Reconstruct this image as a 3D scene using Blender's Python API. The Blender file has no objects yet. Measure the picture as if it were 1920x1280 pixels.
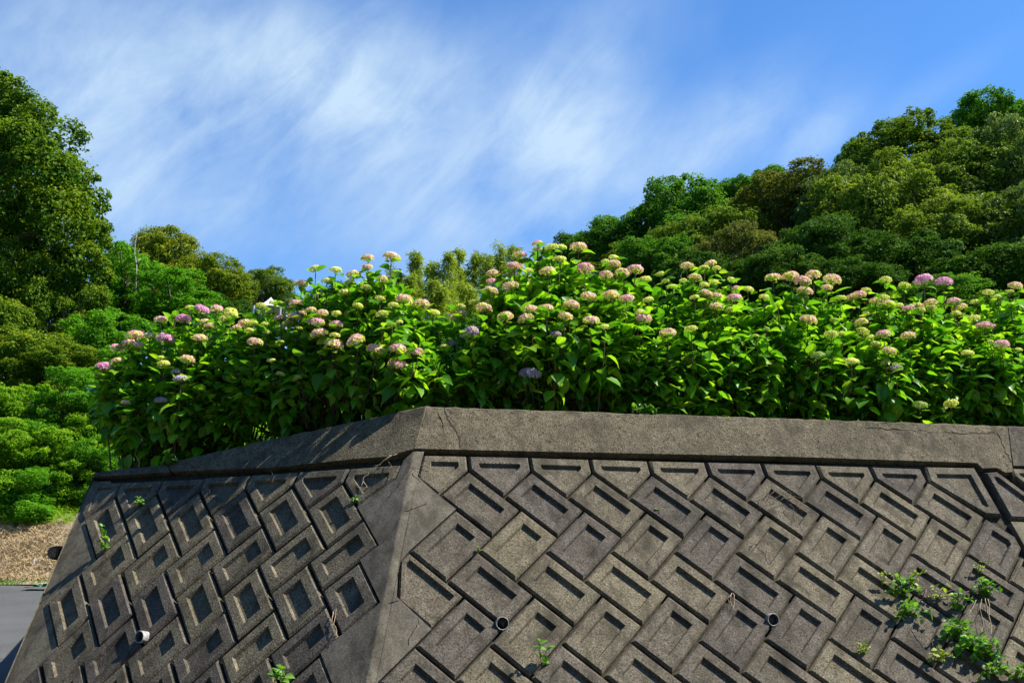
import bpy, math, random
import numpy as np
from mathutils import Vector, Matrix

random.seed(7)
rng = np.random.default_rng(7)
scene = bpy.context.scene
col = scene.collection
R_ = math.radians

# ------------------------------------------------------------------ camera
CAM = np.array([0.0, 0.0, 1.6]); FPX = 1867.0; PITCH = R_(13.5)
cam_d = bpy.data.cameras.new('camera'); cam = bpy.data.objects.new('camera', cam_d); col.objects.link(cam)
cam.location = CAM; cam.rotation_euler = (math.pi/2 + PITCH, 0, 0)
cam_d.sensor_width = 36; cam_d.lens = 35.0; cam_d.clip_start = 0.05; cam_d.clip_end = 4000
scene.camera = cam

# ------------------------------------------------------------------ sky, sun, exposure
SUN_EL, SUN_AZ = R_(51), R_(92)          # azimuth clockwise from +Y
SKY_STRENGTH = 0.078
SUN_STRENGTH = 5.0
sun_vec = Vector((math.cos(SUN_EL)*math.sin(SUN_AZ), math.cos(SUN_EL)*math.cos(SUN_AZ), math.sin(SUN_EL)))
sd = bpy.data.lights.new('sun', 'SUN'); sun = bpy.data.objects.new('sun', sd); col.objects.link(sun)
sd.energy = SUN_STRENGTH; sd.angle = R_(0.5); sd.color = (1.0, 0.95, 0.86)
sun.rotation_euler = sun_vec.to_track_quat('Z', 'Y').to_euler()
sun.location = (20, 0, 30)

world = bpy.data.worlds.new('World'); scene.world = world; world.use_nodes = True
wn, wl = world.node_tree.nodes, world.node_tree.links
wn.clear()
def wnode(t, **k):
    n = wn.new(t)
    for a, b in k.items(): setattr(n, a, b)
    return n
def wlink(src, dst):
    if hasattr(src, 'outputs'): src = src.outputs[0]
    wl.new(src, dst)
def wmath(op, a, b=None, c=None, clamp=False):
    n = wnode('ShaderNodeMath', operation=op); n.use_clamp = clamp
    for i, v in enumerate((a, b, c)):
        if v is None: continue
        if isinstance(v, (int, float)): n.inputs[i].default_value = v
        else: wlink(v, n.inputs[i])
    return n.outputs[0]
sky = wnode('ShaderNodeTexSky', sky_type='NISHITA')
sky.sun_disc = False; sky.sun_elevation = SUN_EL; sky.sun_rotation = SUN_AZ
sky.air_density = 1.0; sky.dust_density = 0.3; sky.ozone_density = 2.2
tint = wnode('ShaderNodeMix', data_type='RGBA', blend_type='MULTIPLY'); tint.inputs[0].default_value = 1
wlink(sky, tint.inputs[6]); tint.inputs[7].default_value = (0.55, 0.98, 1.40, 1)
tc = wnode('ShaderNodeTexCoord')
def dirof(px, py):
    c, s = math.cos(PITCH), math.sin(PITCH)
    d = np.array([0, c, s]) + (px-960)/FPX*np.array([1., 0, 0]) - (py-640)/FPX*np.array([0, -s, c])
    return d/np.linalg.norm(d)
# wispy fibres: noise stretched along the wind, warped
def stretched(angle, scale):
    a = wnode('ShaderNodeMapping'); wlink(tc.outputs['Generated'], a.inputs[0]); a.inputs['Rotation'].default_value = (0, angle, 0)
    b = wnode('ShaderNodeMapping'); wlink(a, b.inputs[0]); b.inputs['Scale'].default_value = scale; return b
mp = stretched(R_(-30), (2.5, 2.1, 1.8))
fib = wnode('ShaderNodeTexNoise'); wlink(mp, fib.inputs[0])
fib.inputs['Scale'].default_value = 3.0; fib.inputs['Detail'].default_value = 12; fib.inputs['Roughness'].default_value = 0.58; fib.inputs['Distortion'].default_value = 0.3
mp2 = wnode('ShaderNodeMapping'); wlink(tc.outputs['Generated'], mp2.inputs[0]); mp2.inputs['Location'].default_value = (3.1, 0.4, 1.7)
big = wnode('ShaderNodeTexNoise'); wlink(mp2, big.inputs[0])
big.inputs['Scale'].default_value = 3.4; big.inputs['Detail'].default_value = 6; big.inputs['Roughness'].default_value = 0.52; big.inputs['Distortion'].default_value = 0.5
def lobe(px, py, rx, ry, rot, amp):
    """a soft patch of cirrus standing in one direction of the sky"""
    c = dirof(px, py); r = np.array([1., 0, 0]); r = r-c*(r@c); r /= np.linalg.norm(r); u = np.cross(r, c)
    a = math.cos(rot)*r+math.sin(rot)*u; b = -math.sin(rot)*r+math.cos(rot)*u
    sub = wnode('ShaderNodeVectorMath', operation='SUBTRACT'); wlink(tc.outputs['Generated'], sub.inputs[0]); sub.inputs[1].default_value = c
    q = []
    for ax, rad in ((a, rx), (b, ry)):
        d = wnode('ShaderNodeVectorMath', operation='DOT_PRODUCT'); wlink(sub, d.inputs[0]); d.inputs[1].default_value = ax/(rad/FPX)
        q.append(wmath('POWER', d.outputs['Value'], 2.0))
    e = wmath('EXPONENT', wmath('MULTIPLY', wmath('ADD', q[0], q[1]), -1.0))
    return wmath('MULTIPLY', e, amp)
LOBES = [(640,150,330,130,-0.15,0.66),(690,190,130,120,0,0.50),(1050,250,120,150,0.6,0.62),(1120,110,90,170,-0.5,0.38),
         (1330,265,170,70,0.6,0.85),(1530,255,95,40,0.75,0.62),(60,150,170,190,0.3,0.55),(330,200,280,170,0.2,0.50),(700,360,420,140,0,0.30),(300,430,200,90,0,0.35),
         (900,420,260,110,-0.3,0.42),(1700,200,160,30,0.6,0.18)]
mp3 = stretched(R_(-48), (6.5, 4.0, 2.0))
fine = wnode('ShaderNodeTexNoise'); wlink(mp3, fine.inputs[0]); fine.inputs['Scale'].default_value = 3.2; fine.inputs['Detail'].default_value = 10; fine.inputs['Roughness'].default_value = 0.62; fine.inputs['Distortion'].default_value = 0.5
finev = wmath('MULTIPLY', wmath('SUBTRACT', fine.outputs[0], 0.36), 2.6, clamp=True)
acc = None
for L_ in LOBES:
    v = lobe(*L_); acc = v if acc is None else wmath('ADD', acc, v)
fibre = wmath('MULTIPLY', wmath('SUBTRACT', fib.outputs[0], 0.27), 2.1, clamp=True)
soft = wmath('MULTIPLY', wmath('SUBTRACT', big.outputs[0], 0.46), 2.2, clamp=True)
body = wmath('MULTIPLY', acc, wmath('ADD', wmath('MULTIPLY_ADD', fibre, 0.72, 0.10), wmath('MULTIPLY', finev, 0.50)))
strew = wmath('MULTIPLY', wmath('MULTIPLY', soft, fibre), 0.42)
mask = wmath('MINIMUM', wmath('ADD', body, strew), 0.86)
cm = wnode('ShaderNodeMix', data_type='RGBA'); wlink(mask, cm.inputs[0]); wlink(tint.outputs[2], cm.inputs[6])
cm.inputs[7].default_value = (4.3, 5.5, 6.6, 1)
bg = wnode('ShaderNodeBackground'); wlink(cm.outputs[2], bg.inputs[0]); bg.inputs[1].default_value = SKY_STRENGTH
wo = wnode('ShaderNodeOutputWorld'); wlink(bg, wo.inputs[0])
scene.view_settings.view_transform = 'Standard'; scene.view_settings.look = 'None'
scene.view_settings.exposure = 1.0; scene.view_settings.gamma = 1.0
scene.cycles.max_bounces = 4; scene.cycles.diffuse_bounces = 2; scene.cycles.transmission_bounces = 2; scene.cycles.glossy_bounces = 2
scene.cycles.use_adaptive_sampling = True; scene.cycles.adaptive_threshold = 0.02
scene.cycles.use_denoising = True

# ------------------------------------------------------------------ helpers
def px_ray(px, py):
    c, s = math.cos(PITCH), math.sin(PITCH)
    return np.array([0, c, s]) + (px-960)/FPX*np.array([1., 0, 0]) - (py-640)/FPX*np.array([0, -s, c])
def at(px, py, Y):
    d = px_ray(px, py); return CAM + d*(Y/d[1])
def project(P):
    c, s = math.cos(PITCH), math.sin(PITCH)
    d = P-CAM; z = d@np.array([0, c, s])
    return 960+FPX*d[:, 0]/z, 640-FPX*(d@np.array([0, -s, c]))/z, z

def mesh_np(name, V, F, mat=None, smooth=False, attrs=None):
    """V (n,3); F array (m,k) or list of faces"""
    me = bpy.data.meshes.new(name)
    V = np.asarray(V, dtype=np.float32)
    if isinstance(F, np.ndarray):
        m, k = F.shape; loops = F.ravel().astype(np.int32); starts = np.arange(m, dtype=np.int32)*k
    else:
        loops = np.array([i for f in F for i in f], dtype=np.int32)
        ln = np.array([len(f) for f in F], dtype=np.int32); starts = np.concatenate([[0], np.cumsum(ln)[:-1]]).astype(np.int32); m = len(F)
    me.vertices.add(len(V)); me.vertices.foreach_set('co', V.ravel())
    me.loops.add(len(loops)); me.loops.foreach_set('vertex_index', loops)
    me.polygons.add(m); me.polygons.foreach_set('loop_start', starts)
    me.polygons.foreach_set('use_smooth', np.full(m, bool(smooth)))
    for an, (ty, data) in (attrs or {}).items():
        a = me.attributes.new(an, ty, 'POINT')
        a.data.foreach_set('color' if ty == 'FLOAT_COLOR' else 'value', np.asarray(data, dtype=np.float32).ravel())
    me.update(calc_edges=True); me.validate()
    if mat: me.materials.append(mat)
    return me
def obj(name, me, parent=None, loc=None, label=None, cat=None, group=None, kind=None):
    o = bpy.data.objects.new(name, me); col.objects.link(o)
    if loc is not None: o.location = Vector(loc)
    if parent is not None:
        o.parent = parent; o.location = o.location - parent_world(parent)
    if label: o['label'] = label
    if cat: o['category'] = cat
    if group: o['group'] = group
    if kind: o['kind'] = kind
    return o
def parent_world(p):
    v = p.location.copy()
    while p.parent is not None:
        p = p.parent; v += p.location
    return v
def thing(name, loc, label, cat, group=None): return obj(name, None, None, loc, label, cat, group)

def tube(pts, radii, seg=6, cap=True):
    pts = np.asarray(pts, float); n = len(pts); V = []; F = []
    radii = np.broadcast_to(np.asarray(radii, float), (n,))
    ref = np.array([0.31, 0.17, 0.93])
    for i in range(n):
        t = pts[min(i+1, n-1)]-pts[max(i-1, 0)]; t = t/(np.linalg.norm(t)+1e-9)
        a = np.cross(t, ref); na = np.linalg.norm(a)
        if na < 1e-3: a = np.cross(t, [1, 0, 0]); na = np.linalg.norm(a)
        a /= na; b = np.cross(t, a)
        for k in range(seg):
            an = 2*math.pi*k/seg
            V.append(pts[i]+radii[i]*(math.cos(an)*a+math.sin(an)*b))
    for i in range(n-1):
        for k in range(seg):
            F.append([i*seg+k, i*seg+(k+1) % seg, (i+1)*seg+(k+1) % seg, (i+1)*seg+k])
    if cap: F.append(list(range(seg))[::-1]); F.append([(n-1)*seg+k for k in range(seg)])
    return np.array(V), F
class Join:
    def __init__(s): s.V = []; s.F = []; s.n = 0
    def add(s, V, F):
        s.V.append(np.asarray(V, float)); s.F += [[i+s.n for i in f] for f in F]; s.n += len(V)
    def mesh(s, name, mat, origin=(0, 0, 0), smooth=True):
        return mesh_np(name, np.concatenate(s.V)-np.asarray(origin), s.F, mat, smooth)

# ------------------------------------------------------------------ materials
class NT:
    def __init__(s, name):
        s.m = bpy.data.materials.new(name); s.m.use_nodes = True
        s.t = s.m.node_tree; s.t.nodes.clear()
        s.out = s.n('ShaderNodeOutputMaterial')
    def n(s, t, **k):
        x = s.t.nodes.new(t)
        for a, b in k.items(): setattr(x, a, b)
        return x
    def l(s, a, b):
        if hasattr(a, 'outputs'): a = a.outputs[0]
        s.t.links.new(a, b)
    def math(s, op, a, b=None, c=None, clamp=False):
        x = s.n('ShaderNodeMath', operation=op); x.use_clamp = clamp
        for i, v in enumerate((a, b, c)):
            if v is None: continue
            if isinstance(v, (int, float)): x.inputs[i].default_value = v
            else: s.l(v, x.inputs[i])
        return x.outputs[0]
    def noise(s, vec, scale, detail=4, rough=0.5, dist=0):
        x = s.n('ShaderNodeTexNoise'); s.l(vec, x.inputs[0])
        x.inputs['Scale'].default_value = scale; x.inputs['Detail'].default_value = detail
        x.inputs['Roughness'].default_value = rough; x.inputs['Distortion'].default_value = dist
        return x.outputs[0]
    def ramp(s, fac, stops):
        x = s.n('ShaderNodeValToRGB'); s.l(fac, x.inputs[0]); e = x.color_ramp.elements
        while len(e) < len(stops): e.new(0.5)
        for i, (p, c) in enumerate(stops):
            e[i].position = p; e[i].color = (*c, 1) if len(c) == 3 else c
        return x.outputs[0]
    def mix(s, fac, a, b, mode='MIX'):
        x = s.n('ShaderNodeMix', data_type='RGBA', blend_type=mode)
        if isinstance(fac, (int, float)): x.inputs[0].default_value = fac
        else: s.l(fac, x.inputs[0])
        for i, v in ((6, a), (7, b)):
            if isinstance(v, tuple): x.inputs[i].default_value = (*v, 1)
            else: s.l(v, x.inputs[i])
        return x.outputs[2]
    def pbsdf(s, color, rough=0.8, spec=0.3, bump=None, bstr=0.3, bdist=0.01):
        p = s.n('ShaderNodeBsdfPrincipled')
        if isinstance(color, tuple): p.inputs['Base Color'].default_value = (*color, 1)
        else: s.l(color, p.inputs['Base Color'])
        p.inputs['Roughness'].default_value = rough; p.inputs['Specular IOR Level'].default_value = spec
        if bump is not None:
            b = s.n('ShaderNodeBump'); b.inputs['Strength'].default_value = bstr; b.inputs['Distance'].default_value = bdist
            s.l(bump, b.inputs['Height']); s.l(b, p.inputs['Normal'])
        return p
    def done(s, sh): s.l(sh, s.out.inputs['Surface']); return s.m

def _hit(px, py, o, n):
    c, s = math.cos(PITCH), math.sin(PITCH); d = np.array([0, c, s])+(px-960)/FPX*np.array([1., 0, 0])-(py-640)/FPX*np.array([0, -s, c])
    return CAM+d*((n@(o-CAM))/(d@n))
_oR, _nR, _rR = np.array([-0.2665, 6.193, 2.267]), np.array([0.17868, -0.8185, 0.54602]), np.array([0.97673, 0.21445, 0.0])
_oL, _nL, _rL = np.array([-0.60611, 6.20366, 2.39411]), np.array([-0.37923, -0.74429, 0.54975]), np.array([0.89101, -0.45399, 0.0])
PIPE_RUNS = [(_hit(941, 1175, _oR, _nR), _rR), (_hit(1448, 1168, _oR, _nR), _rR), (_hit(270, 1200, _oL, _nL), _rL)]
def concrete(name, base=(0.136, 0.119, 0.091), coarse=1.0, stain=0.75):
    t = NT(name); g = t.n('ShaderNodeNewGeometry'); P = g.outputs['Position']
    oi = t.n('ShaderNodeObjectInfo')
    sp = t.noise(P, 95, 3, 0.7); sp2 = t.noise(P, 240, 2, 0.6); bl = t.noise(P, 2.3, 6, 0.62, 0.4); md = t.noise(P, 11, 5, 0.6, 0.3)
    m1 = t.n('ShaderNodeMapping'); t.l(P, m1.inputs[0]); m1.inputs['Scale'].default_value = (5.0, 5.0, 0.9)
    st = t.noise(m1, 1.6, 6, 0.62, 0.5)
    c = t.ramp(bl, [(0.28, tuple(0.66*x for x in base)), (0.52, base), (0.75, tuple(min(1, 1.18*x) for x in base))])
    speck = t.ramp(sp, [(0.37, (0.22, 0.20, 0.17)), (0.46, (0.88, 0.87, 0.84)), (0.56, (1.0, 1.0, 1.0)), (0.66, (1.75, 1.70, 1.60))])
    c = t.mix(0.85*min(1, coarse), c, speck, 'MULTIPLY')
    c = t.mix(1.0, c, t.ramp(sp2, [(0.3, (0.72, 0.71, 0.69)), (0.7, (1.25, 1.24, 1.22))]), 'MULTIPLY')
    c = t.mix(1.0, c, t.ramp(md, [(0.3, (0.80, 0.77, 0.72)), (0.65, (1.08, 1.08, 1.07))]), 'MULTIPLY')
    if coarse > 1.2:
        c = t.mix(0.9, c, t.ramp(t.noise(P, 36, 3, 0.65, 0.4), [(0.34, (0.28, 0.26, 0.22)), (0.43, (1, 1, 1)), (0.60, (1, 1, 1)), (0.72, (1.4, 1.38, 1.3))]), 'MULTIPLY')
    dark = t.ramp(st, [(0.47, (0, 0, 0)), (0.68, (1, 1, 1))])
    c = t.mix(t.math('MULTIPLY', dark, stain), c, (0.038, 0.033, 0.023))
    m2 = t.n('ShaderNodeMapping'); t.l(P, m2.inputs[0]); m2.inputs['Scale'].default_value = (16, 16, 1.3)
    drip = t.ramp(t.noise(m2, 1.5, 5, 0.6, 0.3), [(0.52, (0, 0, 0)), (0.68, (1, 1, 1))])
    c = t.mix(t.math('MULTIPLY', t.math('MULTIPLY', drip, bl), 0.75), c, (0.040, 0.034, 0.023))
    lich = t.ramp(t.noise(P, 26, 5, 0.7, 0.6), [(0.63, (0, 0, 0)), (0.70, (1, 1, 1))])
    c = t.mix(t.math('MULTIPLY', lich, 0.28), c, (0.25, 0.23, 0.14))
    if name == 'concrete_block':               # water runs below the drain pipes
        for pp, rr in PIPE_RUNS:
            dt = t.n('ShaderNodeVectorMath', operation='DOT_PRODUCT'); sb = t.n('ShaderNodeVectorMath', operation='SUBTRACT'); t.l(P, sb.inputs[0]); sb.inputs[1].default_value = pp
            t.l(sb, dt.inputs[0]); dt.inputs[1].default_value = rr; sx = t.n('ShaderNodeSeparateXYZ'); t.l(sb, sx.inputs[0])
            wob = t.math('MULTIPLY_ADD', t.noise(P, 9, 3), 0.10, -0.05); ax_ = t.math('ABSOLUTE', t.math('ADD', dt.outputs['Value'], wob))
            m_ = t.math('MULTIPLY', t.math('SUBTRACT', 1.0, t.math('DIVIDE', ax_, 0.055), clamp=True), t.math('SUBTRACT', 1.0, t.math('DIVIDE', t.math('ABSOLUTE', t.math('ADD', sx.outputs[2], 0.22)), 0.25), clamp=True))
            c = t.mix(t.math('MULTIPLY', m_, 0.9, clamp=True), c, (0.030, 0.026, 0.018))
    rv = t.math('MULTIPLY_ADD', oi.outputs['Random'], 0.50, 0.76)
    cr = t.n('ShaderNodeCombineColor'); t.l(rv, cr.inputs[0]); t.l(rv, cr.inputs[1]); t.l(t.math('MULTIPLY_ADD', oi.outputs['Random'], 0.28, 0.86), cr.inputs[2])
    c = t.mix(1.0, c, cr, 'MULTIPLY')
    h = t.math('ADD', t.math('MULTIPLY', sp, 0.75*coarse), t.math('ADD', t.math('MULTIPLY', sp2, 0.25), t.math('MULTIPLY', md, 0.8)))
    return t.done(t.pbsdf(c, 0.93, 0.18, h, 0.55, 0.010*coarse+0.002))
M = {}
M['block'] = concrete('concrete_block', stain=0.9)
M['coping'] = concrete('concrete_coping', (0.120, 0.104, 0.078), 1.55, 0.85)
M['plain'] = concrete('concrete_plain', (0.148, 0.132, 0.104), 0.5, 0.85)
t = NT('mortar'); M['mortar'] = t.done(t.pbsdf(t.ramp(t.noise(t.n('ShaderNodeNewGeometry').outputs['Position'], 40, 4), [(0.3, (0.020, 0.018, 0.012)), (0.7, (0.062, 0.054, 0.038))]), 0.95, 0.1))
t = NT('crack_dark'); M['crack'] = t.done(t.pbsdf((0.03, 0.027, 0.02), 1.0, 0.0))

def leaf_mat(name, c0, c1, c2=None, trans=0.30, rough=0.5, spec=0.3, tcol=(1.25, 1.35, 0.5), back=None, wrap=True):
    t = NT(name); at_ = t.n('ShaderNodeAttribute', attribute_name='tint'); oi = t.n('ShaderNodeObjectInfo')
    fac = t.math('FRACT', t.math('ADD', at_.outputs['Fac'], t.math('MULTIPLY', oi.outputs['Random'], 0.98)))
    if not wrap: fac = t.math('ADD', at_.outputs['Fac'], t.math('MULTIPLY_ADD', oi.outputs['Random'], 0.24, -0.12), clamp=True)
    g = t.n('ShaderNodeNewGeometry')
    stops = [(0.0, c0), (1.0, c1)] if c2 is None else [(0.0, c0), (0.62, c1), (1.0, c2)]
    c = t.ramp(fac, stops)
    if wrap:
        rb = t.n('ShaderNodeAttribute', attribute_name='rib'); c = t.mix(t.math('MULTIPLY', t.math('POWER', rb.outputs['Fac'], 7.0), 0.55), c, t.mix(1.0, c, (2.2, 1.7, 2.6), 'MULTIPLY'))
    if back is not None: c = t.mix(g.outputs['Backfacing'], c, t.mix(1.0, c, back, 'MULTIPLY'))
    p = t.pbsdf(c, rough, spec)
    tr = t.n('ShaderNodeBsdfTranslucent'); t.l(t.mix(1.0, c, tcol, 'MULTIPLY'), tr.inputs[0])
    mx = t.n('ShaderNodeMixShader'); mx.inputs[0].default_value = trans; t.l(p, mx.inputs[1]); t.l(tr, mx.inputs[2])
    return t.done(mx)
M['hyd_leaf'] = leaf_mat('hydrangea_leaf', (0.048, 0.175, 0.008), (0.115, 0.310, 0.011), (0.250, 0.450, 0.020), 0.44, 0.42, 0.30, back=(1.35, 1.2, 1.6))
M['weed_leaf'] = leaf_mat('weed_leaf', (0.075, 0.22, 0.02), (0.13, 0.30, 0.03), (0.19, 0.34, 0.05), 0.38)
M['yellow_leaf'] = leaf_mat('yellow_weed_leaf', (0.20, 0.30, 0.04), (0.34, 0.40, 0.06), None, 0.4)
def fmat(name, *c, **k): M[name] = leaf_mat('leaf_'+name, *c, wrap=False, **k)
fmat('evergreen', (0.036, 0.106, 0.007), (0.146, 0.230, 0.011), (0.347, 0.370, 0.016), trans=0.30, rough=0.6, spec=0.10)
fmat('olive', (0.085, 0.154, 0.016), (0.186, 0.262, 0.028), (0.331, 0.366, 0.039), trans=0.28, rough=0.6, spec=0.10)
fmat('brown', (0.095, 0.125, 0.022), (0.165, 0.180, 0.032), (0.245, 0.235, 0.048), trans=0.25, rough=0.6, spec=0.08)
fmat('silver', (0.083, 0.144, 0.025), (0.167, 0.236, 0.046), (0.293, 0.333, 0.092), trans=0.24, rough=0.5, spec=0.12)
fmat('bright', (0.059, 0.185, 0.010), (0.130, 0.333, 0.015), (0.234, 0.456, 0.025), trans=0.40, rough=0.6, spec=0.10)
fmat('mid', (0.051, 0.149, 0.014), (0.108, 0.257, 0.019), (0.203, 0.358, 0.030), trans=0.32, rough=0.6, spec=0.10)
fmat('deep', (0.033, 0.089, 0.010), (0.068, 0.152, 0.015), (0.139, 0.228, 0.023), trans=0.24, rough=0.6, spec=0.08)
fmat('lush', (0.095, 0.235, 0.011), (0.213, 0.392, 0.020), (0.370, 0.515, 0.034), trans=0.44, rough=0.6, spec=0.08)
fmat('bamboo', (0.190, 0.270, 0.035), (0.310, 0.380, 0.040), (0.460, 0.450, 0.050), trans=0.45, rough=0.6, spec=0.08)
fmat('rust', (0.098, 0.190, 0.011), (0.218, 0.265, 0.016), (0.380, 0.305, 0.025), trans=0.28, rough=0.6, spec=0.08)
def plain(name, c, rough=0.6, spec=0.3, nscale=None, var=0.3):
    t = NT(name)
    if nscale:
        nz = t.noise(t.n('ShaderNodeNewGeometry').outputs['Position'], nscale, 5, 0.6, 0.2)
        cc = t.ramp(nz, [(0.3, tuple(x*(1-var) for x in c)), (0.7, tuple(min(1, x*(1+var)) for x in c))])
        M[name] = t.done(t.pbsdf(cc, rough, spec, nz, 0.4, 0.02))
    else: M[name] = t.done(t.pbsdf(c, rough, spec))
plain('stem', (0.085, 0.13, 0.03), 0.6, 0.3, 30)
plain('wood_stem', (0.14, 0.10, 0.06), 0.8, 0.2, 40)
plain('bark', (0.12, 0.10, 0.075), 0.9, 0.1, 12, 0.5)
plain('dead_wood', (0.34, 0.31, 0.26), 0.9, 0.1, 18)
plain('dry_vine', (0.16, 0.115, 0.08), 0.9, 0.1, 60, 0.4)
plain('straw', (0.40, 0.31, 0.20), 0.9, 0.1, 40)
plain('pvc', (0.30, 0.30, 0.29), 0.5, 0.3, 45, 0.35)
plain('pvc_in', (0.10, 0.10, 0.10), 0.8, 0.1)
plain('canopy_white', (0.80, 0.80, 0.82), 0.6, 0.3)
plain('steel', (0.35, 0.36, 0.37), 0.5, 0.4)
plain('log_bark', (0.10, 0.06, 0.04), 0.9, 0.1, 30, 0.5)
plain('log_end', (0.25, 0.16, 0.11), 0.9, 0.1, 50, 0.5)
plain('green_net', (0.02, 0.36, 0.20), 0.6, 0.3, 60, 0.3)
plain('soil', (0.055, 0.042, 0.028), 1.0, 0.05, 9, 0.5)
plain('forest_floor', (0.022, 0.035, 0.012), 1.0, 0.05, 1.5, 0.6)
plain('bank_earth', (0.30, 0.23, 0.14), 1.0, 0.05, 7, 0.35)
plain('dry_grass', (0.44, 0.33, 0.18), 0.9, 0.1, 3, 0.3)
plain('ground', (0.10, 0.12, 0.06), 1.0, 0.05, 0.3, 0.3)
t = NT('asphalt'); P = t.n('ShaderNodeNewGeometry').outputs['Position']
a = t.noise(P, 120, 3, 0.7); b = t.noise(P, 1.2, 5, 0.6, 0.3)
c = t.mix(1.0, t.ramp(b, [(0.3, (0.068, 0.069, 0.066)), (0.7, (0.095, 0.096, 0.092))]), t.ramp(a, [(0.35, (0.6, 0.6, 0.6)), (0.65, (1.4, 1.4, 1.4))]), 'MULTIPLY')
M['asphalt'] = t.done(t.pbsdf(c, 0.9, 0.25, a, 0.5, 0.006))
t = NT('floret'); fa = t.n('ShaderNodeAttribute', attribute_name='fcol')
p = t.pbsdf(fa.outputs['Color'], 0.6, 0.2); tr = t.n('ShaderNodeBsdfTranslucent'); t.l(fa.outputs['Color'], tr.inputs[0])
mx = t.n('ShaderNodeMixShader'); mx.inputs[0].default_value = 0.35; t.l(p, mx.inputs[1]); t.l(tr, mx.inputs[2]); M['floret'] = t.done(mx)

# ------------------------------------------------------------------ ground, road, bank
GR = 0.104                                    # the road climbs away from the camera
obj('ground', mesh_np('ground', [(-900, -300, -1.5), (900, -300, -1.5), (900, 1500, -1.5), (-900, 1500, -1.5)], [[0, 1, 2, 3]], M['ground']), kind='structure')
obj('road', mesh_np('road', [(-40, -8, GR*-8), (14, -8, GR*-8), (14, 15.2, GR*15.2), (-40, 15.2, GR*15.2)], [[0, 1, 2, 3]], M['asphalt']), kind='structure')

# added slope, out of view behind the camera: blocks sky light from the wall
V = []; na = 41; rings = [(13, 0.0), (17, 3.5), (24, 9.0), (34, 17.0), (50, 25.0), (75, 32.0)]
for r0, z in rings:
    for k in range(na):
        a = R_(122+k*(165/(na-1))); e = min(1.0, min(k, na-1-k)/6.0)
        V.append((r0*math.sin(a), r0*math.cos(a), -1.4+(z+1.0)*(0.35+0.65*e)+0.5*math.sin(k*1.7+r0)))
F = [[j*na+k, j*na+k+1, (j+1)*na+k+1, (j+1)*na+k] for j in range(len(rings)-1) for k in range(na-1)]
obj('sky_blocker_slope', mesh_np('sky_blocker_slope', V, F, M['forest_floor'], True), kind='structure')

# ------------------------------------------------------------------ retaining wall
S_, L_ = 0.2828, 0.4189
class Face:
    def __init__(s, o, r, u, cx, cz):
        s.o = np.array(o); s.r = np.array(r); s.u = np.array(u); s.n = np.cross(s.r, s.u); s.n /= np.linalg.norm(s.n)
        s.cx = np.array(cx); s.cz = np.array(cz)
    def lat(s, u, v):
        x = (u-v)/math.sqrt(2); z = -(u+v)/math.sqrt(2)
        q = np.array([1, x, z, x*x, x*z, z*z]); return np.array([q@s.cx, q@s.cz])
    def latxz(s, x, z):
        q = np.array([1, x, z, x*x, x*z, z*z]); return np.array([q@s.cx, q@s.cz])
    def px(s, x, y):
        d = px_ray(x, y); P = CAM+d*((s.n@(s.o-CAM))/(d@s.n)); w = P-s.o
        return np.array([w@s.r, w@s.u])
    def P(s, q, d=0.0): return s.o+q[0]*s.r+q[1]*s.u+d*s.n
FR = Face([-0.2665, 6.193, 2.267], [0.97673, 0.21445, 0.00183], [-0.11859, 0.53299, 0.83777],
          [-0.00114, 1.00005, 0.00029, 0.00019, 0.00112, 0.00242], [0.00386, 0.00422, 1.01697, -0.00223, -0.00305, 0.00953])
FL = Face([-0.60611, 6.20366, 2.39411], [0.89101, -0.45399, 0.0], [0.24958, 0.48983, 0.83533],
          [-0.44878, 0.99166, -0.00219, -0.00527, 0.1114, 0.01883], [-0.23124, 0.01502, 1.00825, 0.00538, -0.04435, 0.00129])

def ccw(p):
    a = sum(p[i][0]*p[(i+1) % len(p)][1]-p[(i+1) % len(p)][0]*p[i][1] for i in range(len(p)))
    return list(p) if a > 0 else list(p)[::-1]
def clip(poly, a, b):
    """keep the part of poly left of a->b"""
    out = []; n = len(poly); d = np.array(b)-np.array(a)
    side = lambda q: d[0]*(q[1]-a[1])-d[1]*(q[0]-a[0])
    for i in range(n):
        p, q = poly[i], poly[(i+1) % n]; sp, sq = side(p), side(q)
        if sp >= 0: out.append(p)
        if sp*sq < 0: out.append(np.array(p)+(np.array(q)-np.array(p))*(sp/(sp-sq)))
    clean = []
    for q in out:
        if not clean or np.linalg.norm(q-clean[-1]) > 0.012: clean.append(q)
    if len(clean) > 2 and np.linalg.norm(clean[0]-clean[-1]) < 0.012: clean.pop()
    return clean
def inset(poly, m):
    n = len(poly); out = []
    for i in range(n):
        a, b, c = poly[i-1], poly[i], poly[(i+1) % n]
        d1 = (b-a)/np.linalg.norm(b-a); d2 = (c-b)/np.linalg.norm(c-b)
        n1 = np.array([-d1[1], d1[0]]); n2 = np.array([-d2[1], d2[0]])
        A = np.array([n1, n2]); det = np.linalg.det(A)
        if abs(det) < 0.05: out.append(b+n1*m); continue
        out.append(b+np.linalg.solve(A, np.array([m, m])))
    for i in range(n):                       # reject when an edge turned round
        e0 = poly[(i+1) % n]-poly[i]; e1 = out[(i+1) % n]-out[i]
        if e0@e1 <= 0.004*np.linalg.norm(e0): return None
    return out
wall_loc = Vector((-0.73, 5.0, 0.5))
wall = thing('retaining_wall', wall_loc, 'weathered concrete retaining wall of diamond-laid recessed blocks below the hydrangeas', 'wall')
def poly_area(p): return 0.5*abs(sum(p[i][0]*p[(i+1) % len(p)][1]-p[(i+1) % len(p)][0]*p[i][1] for i in range(len(p))))
n_block = [0]
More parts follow.
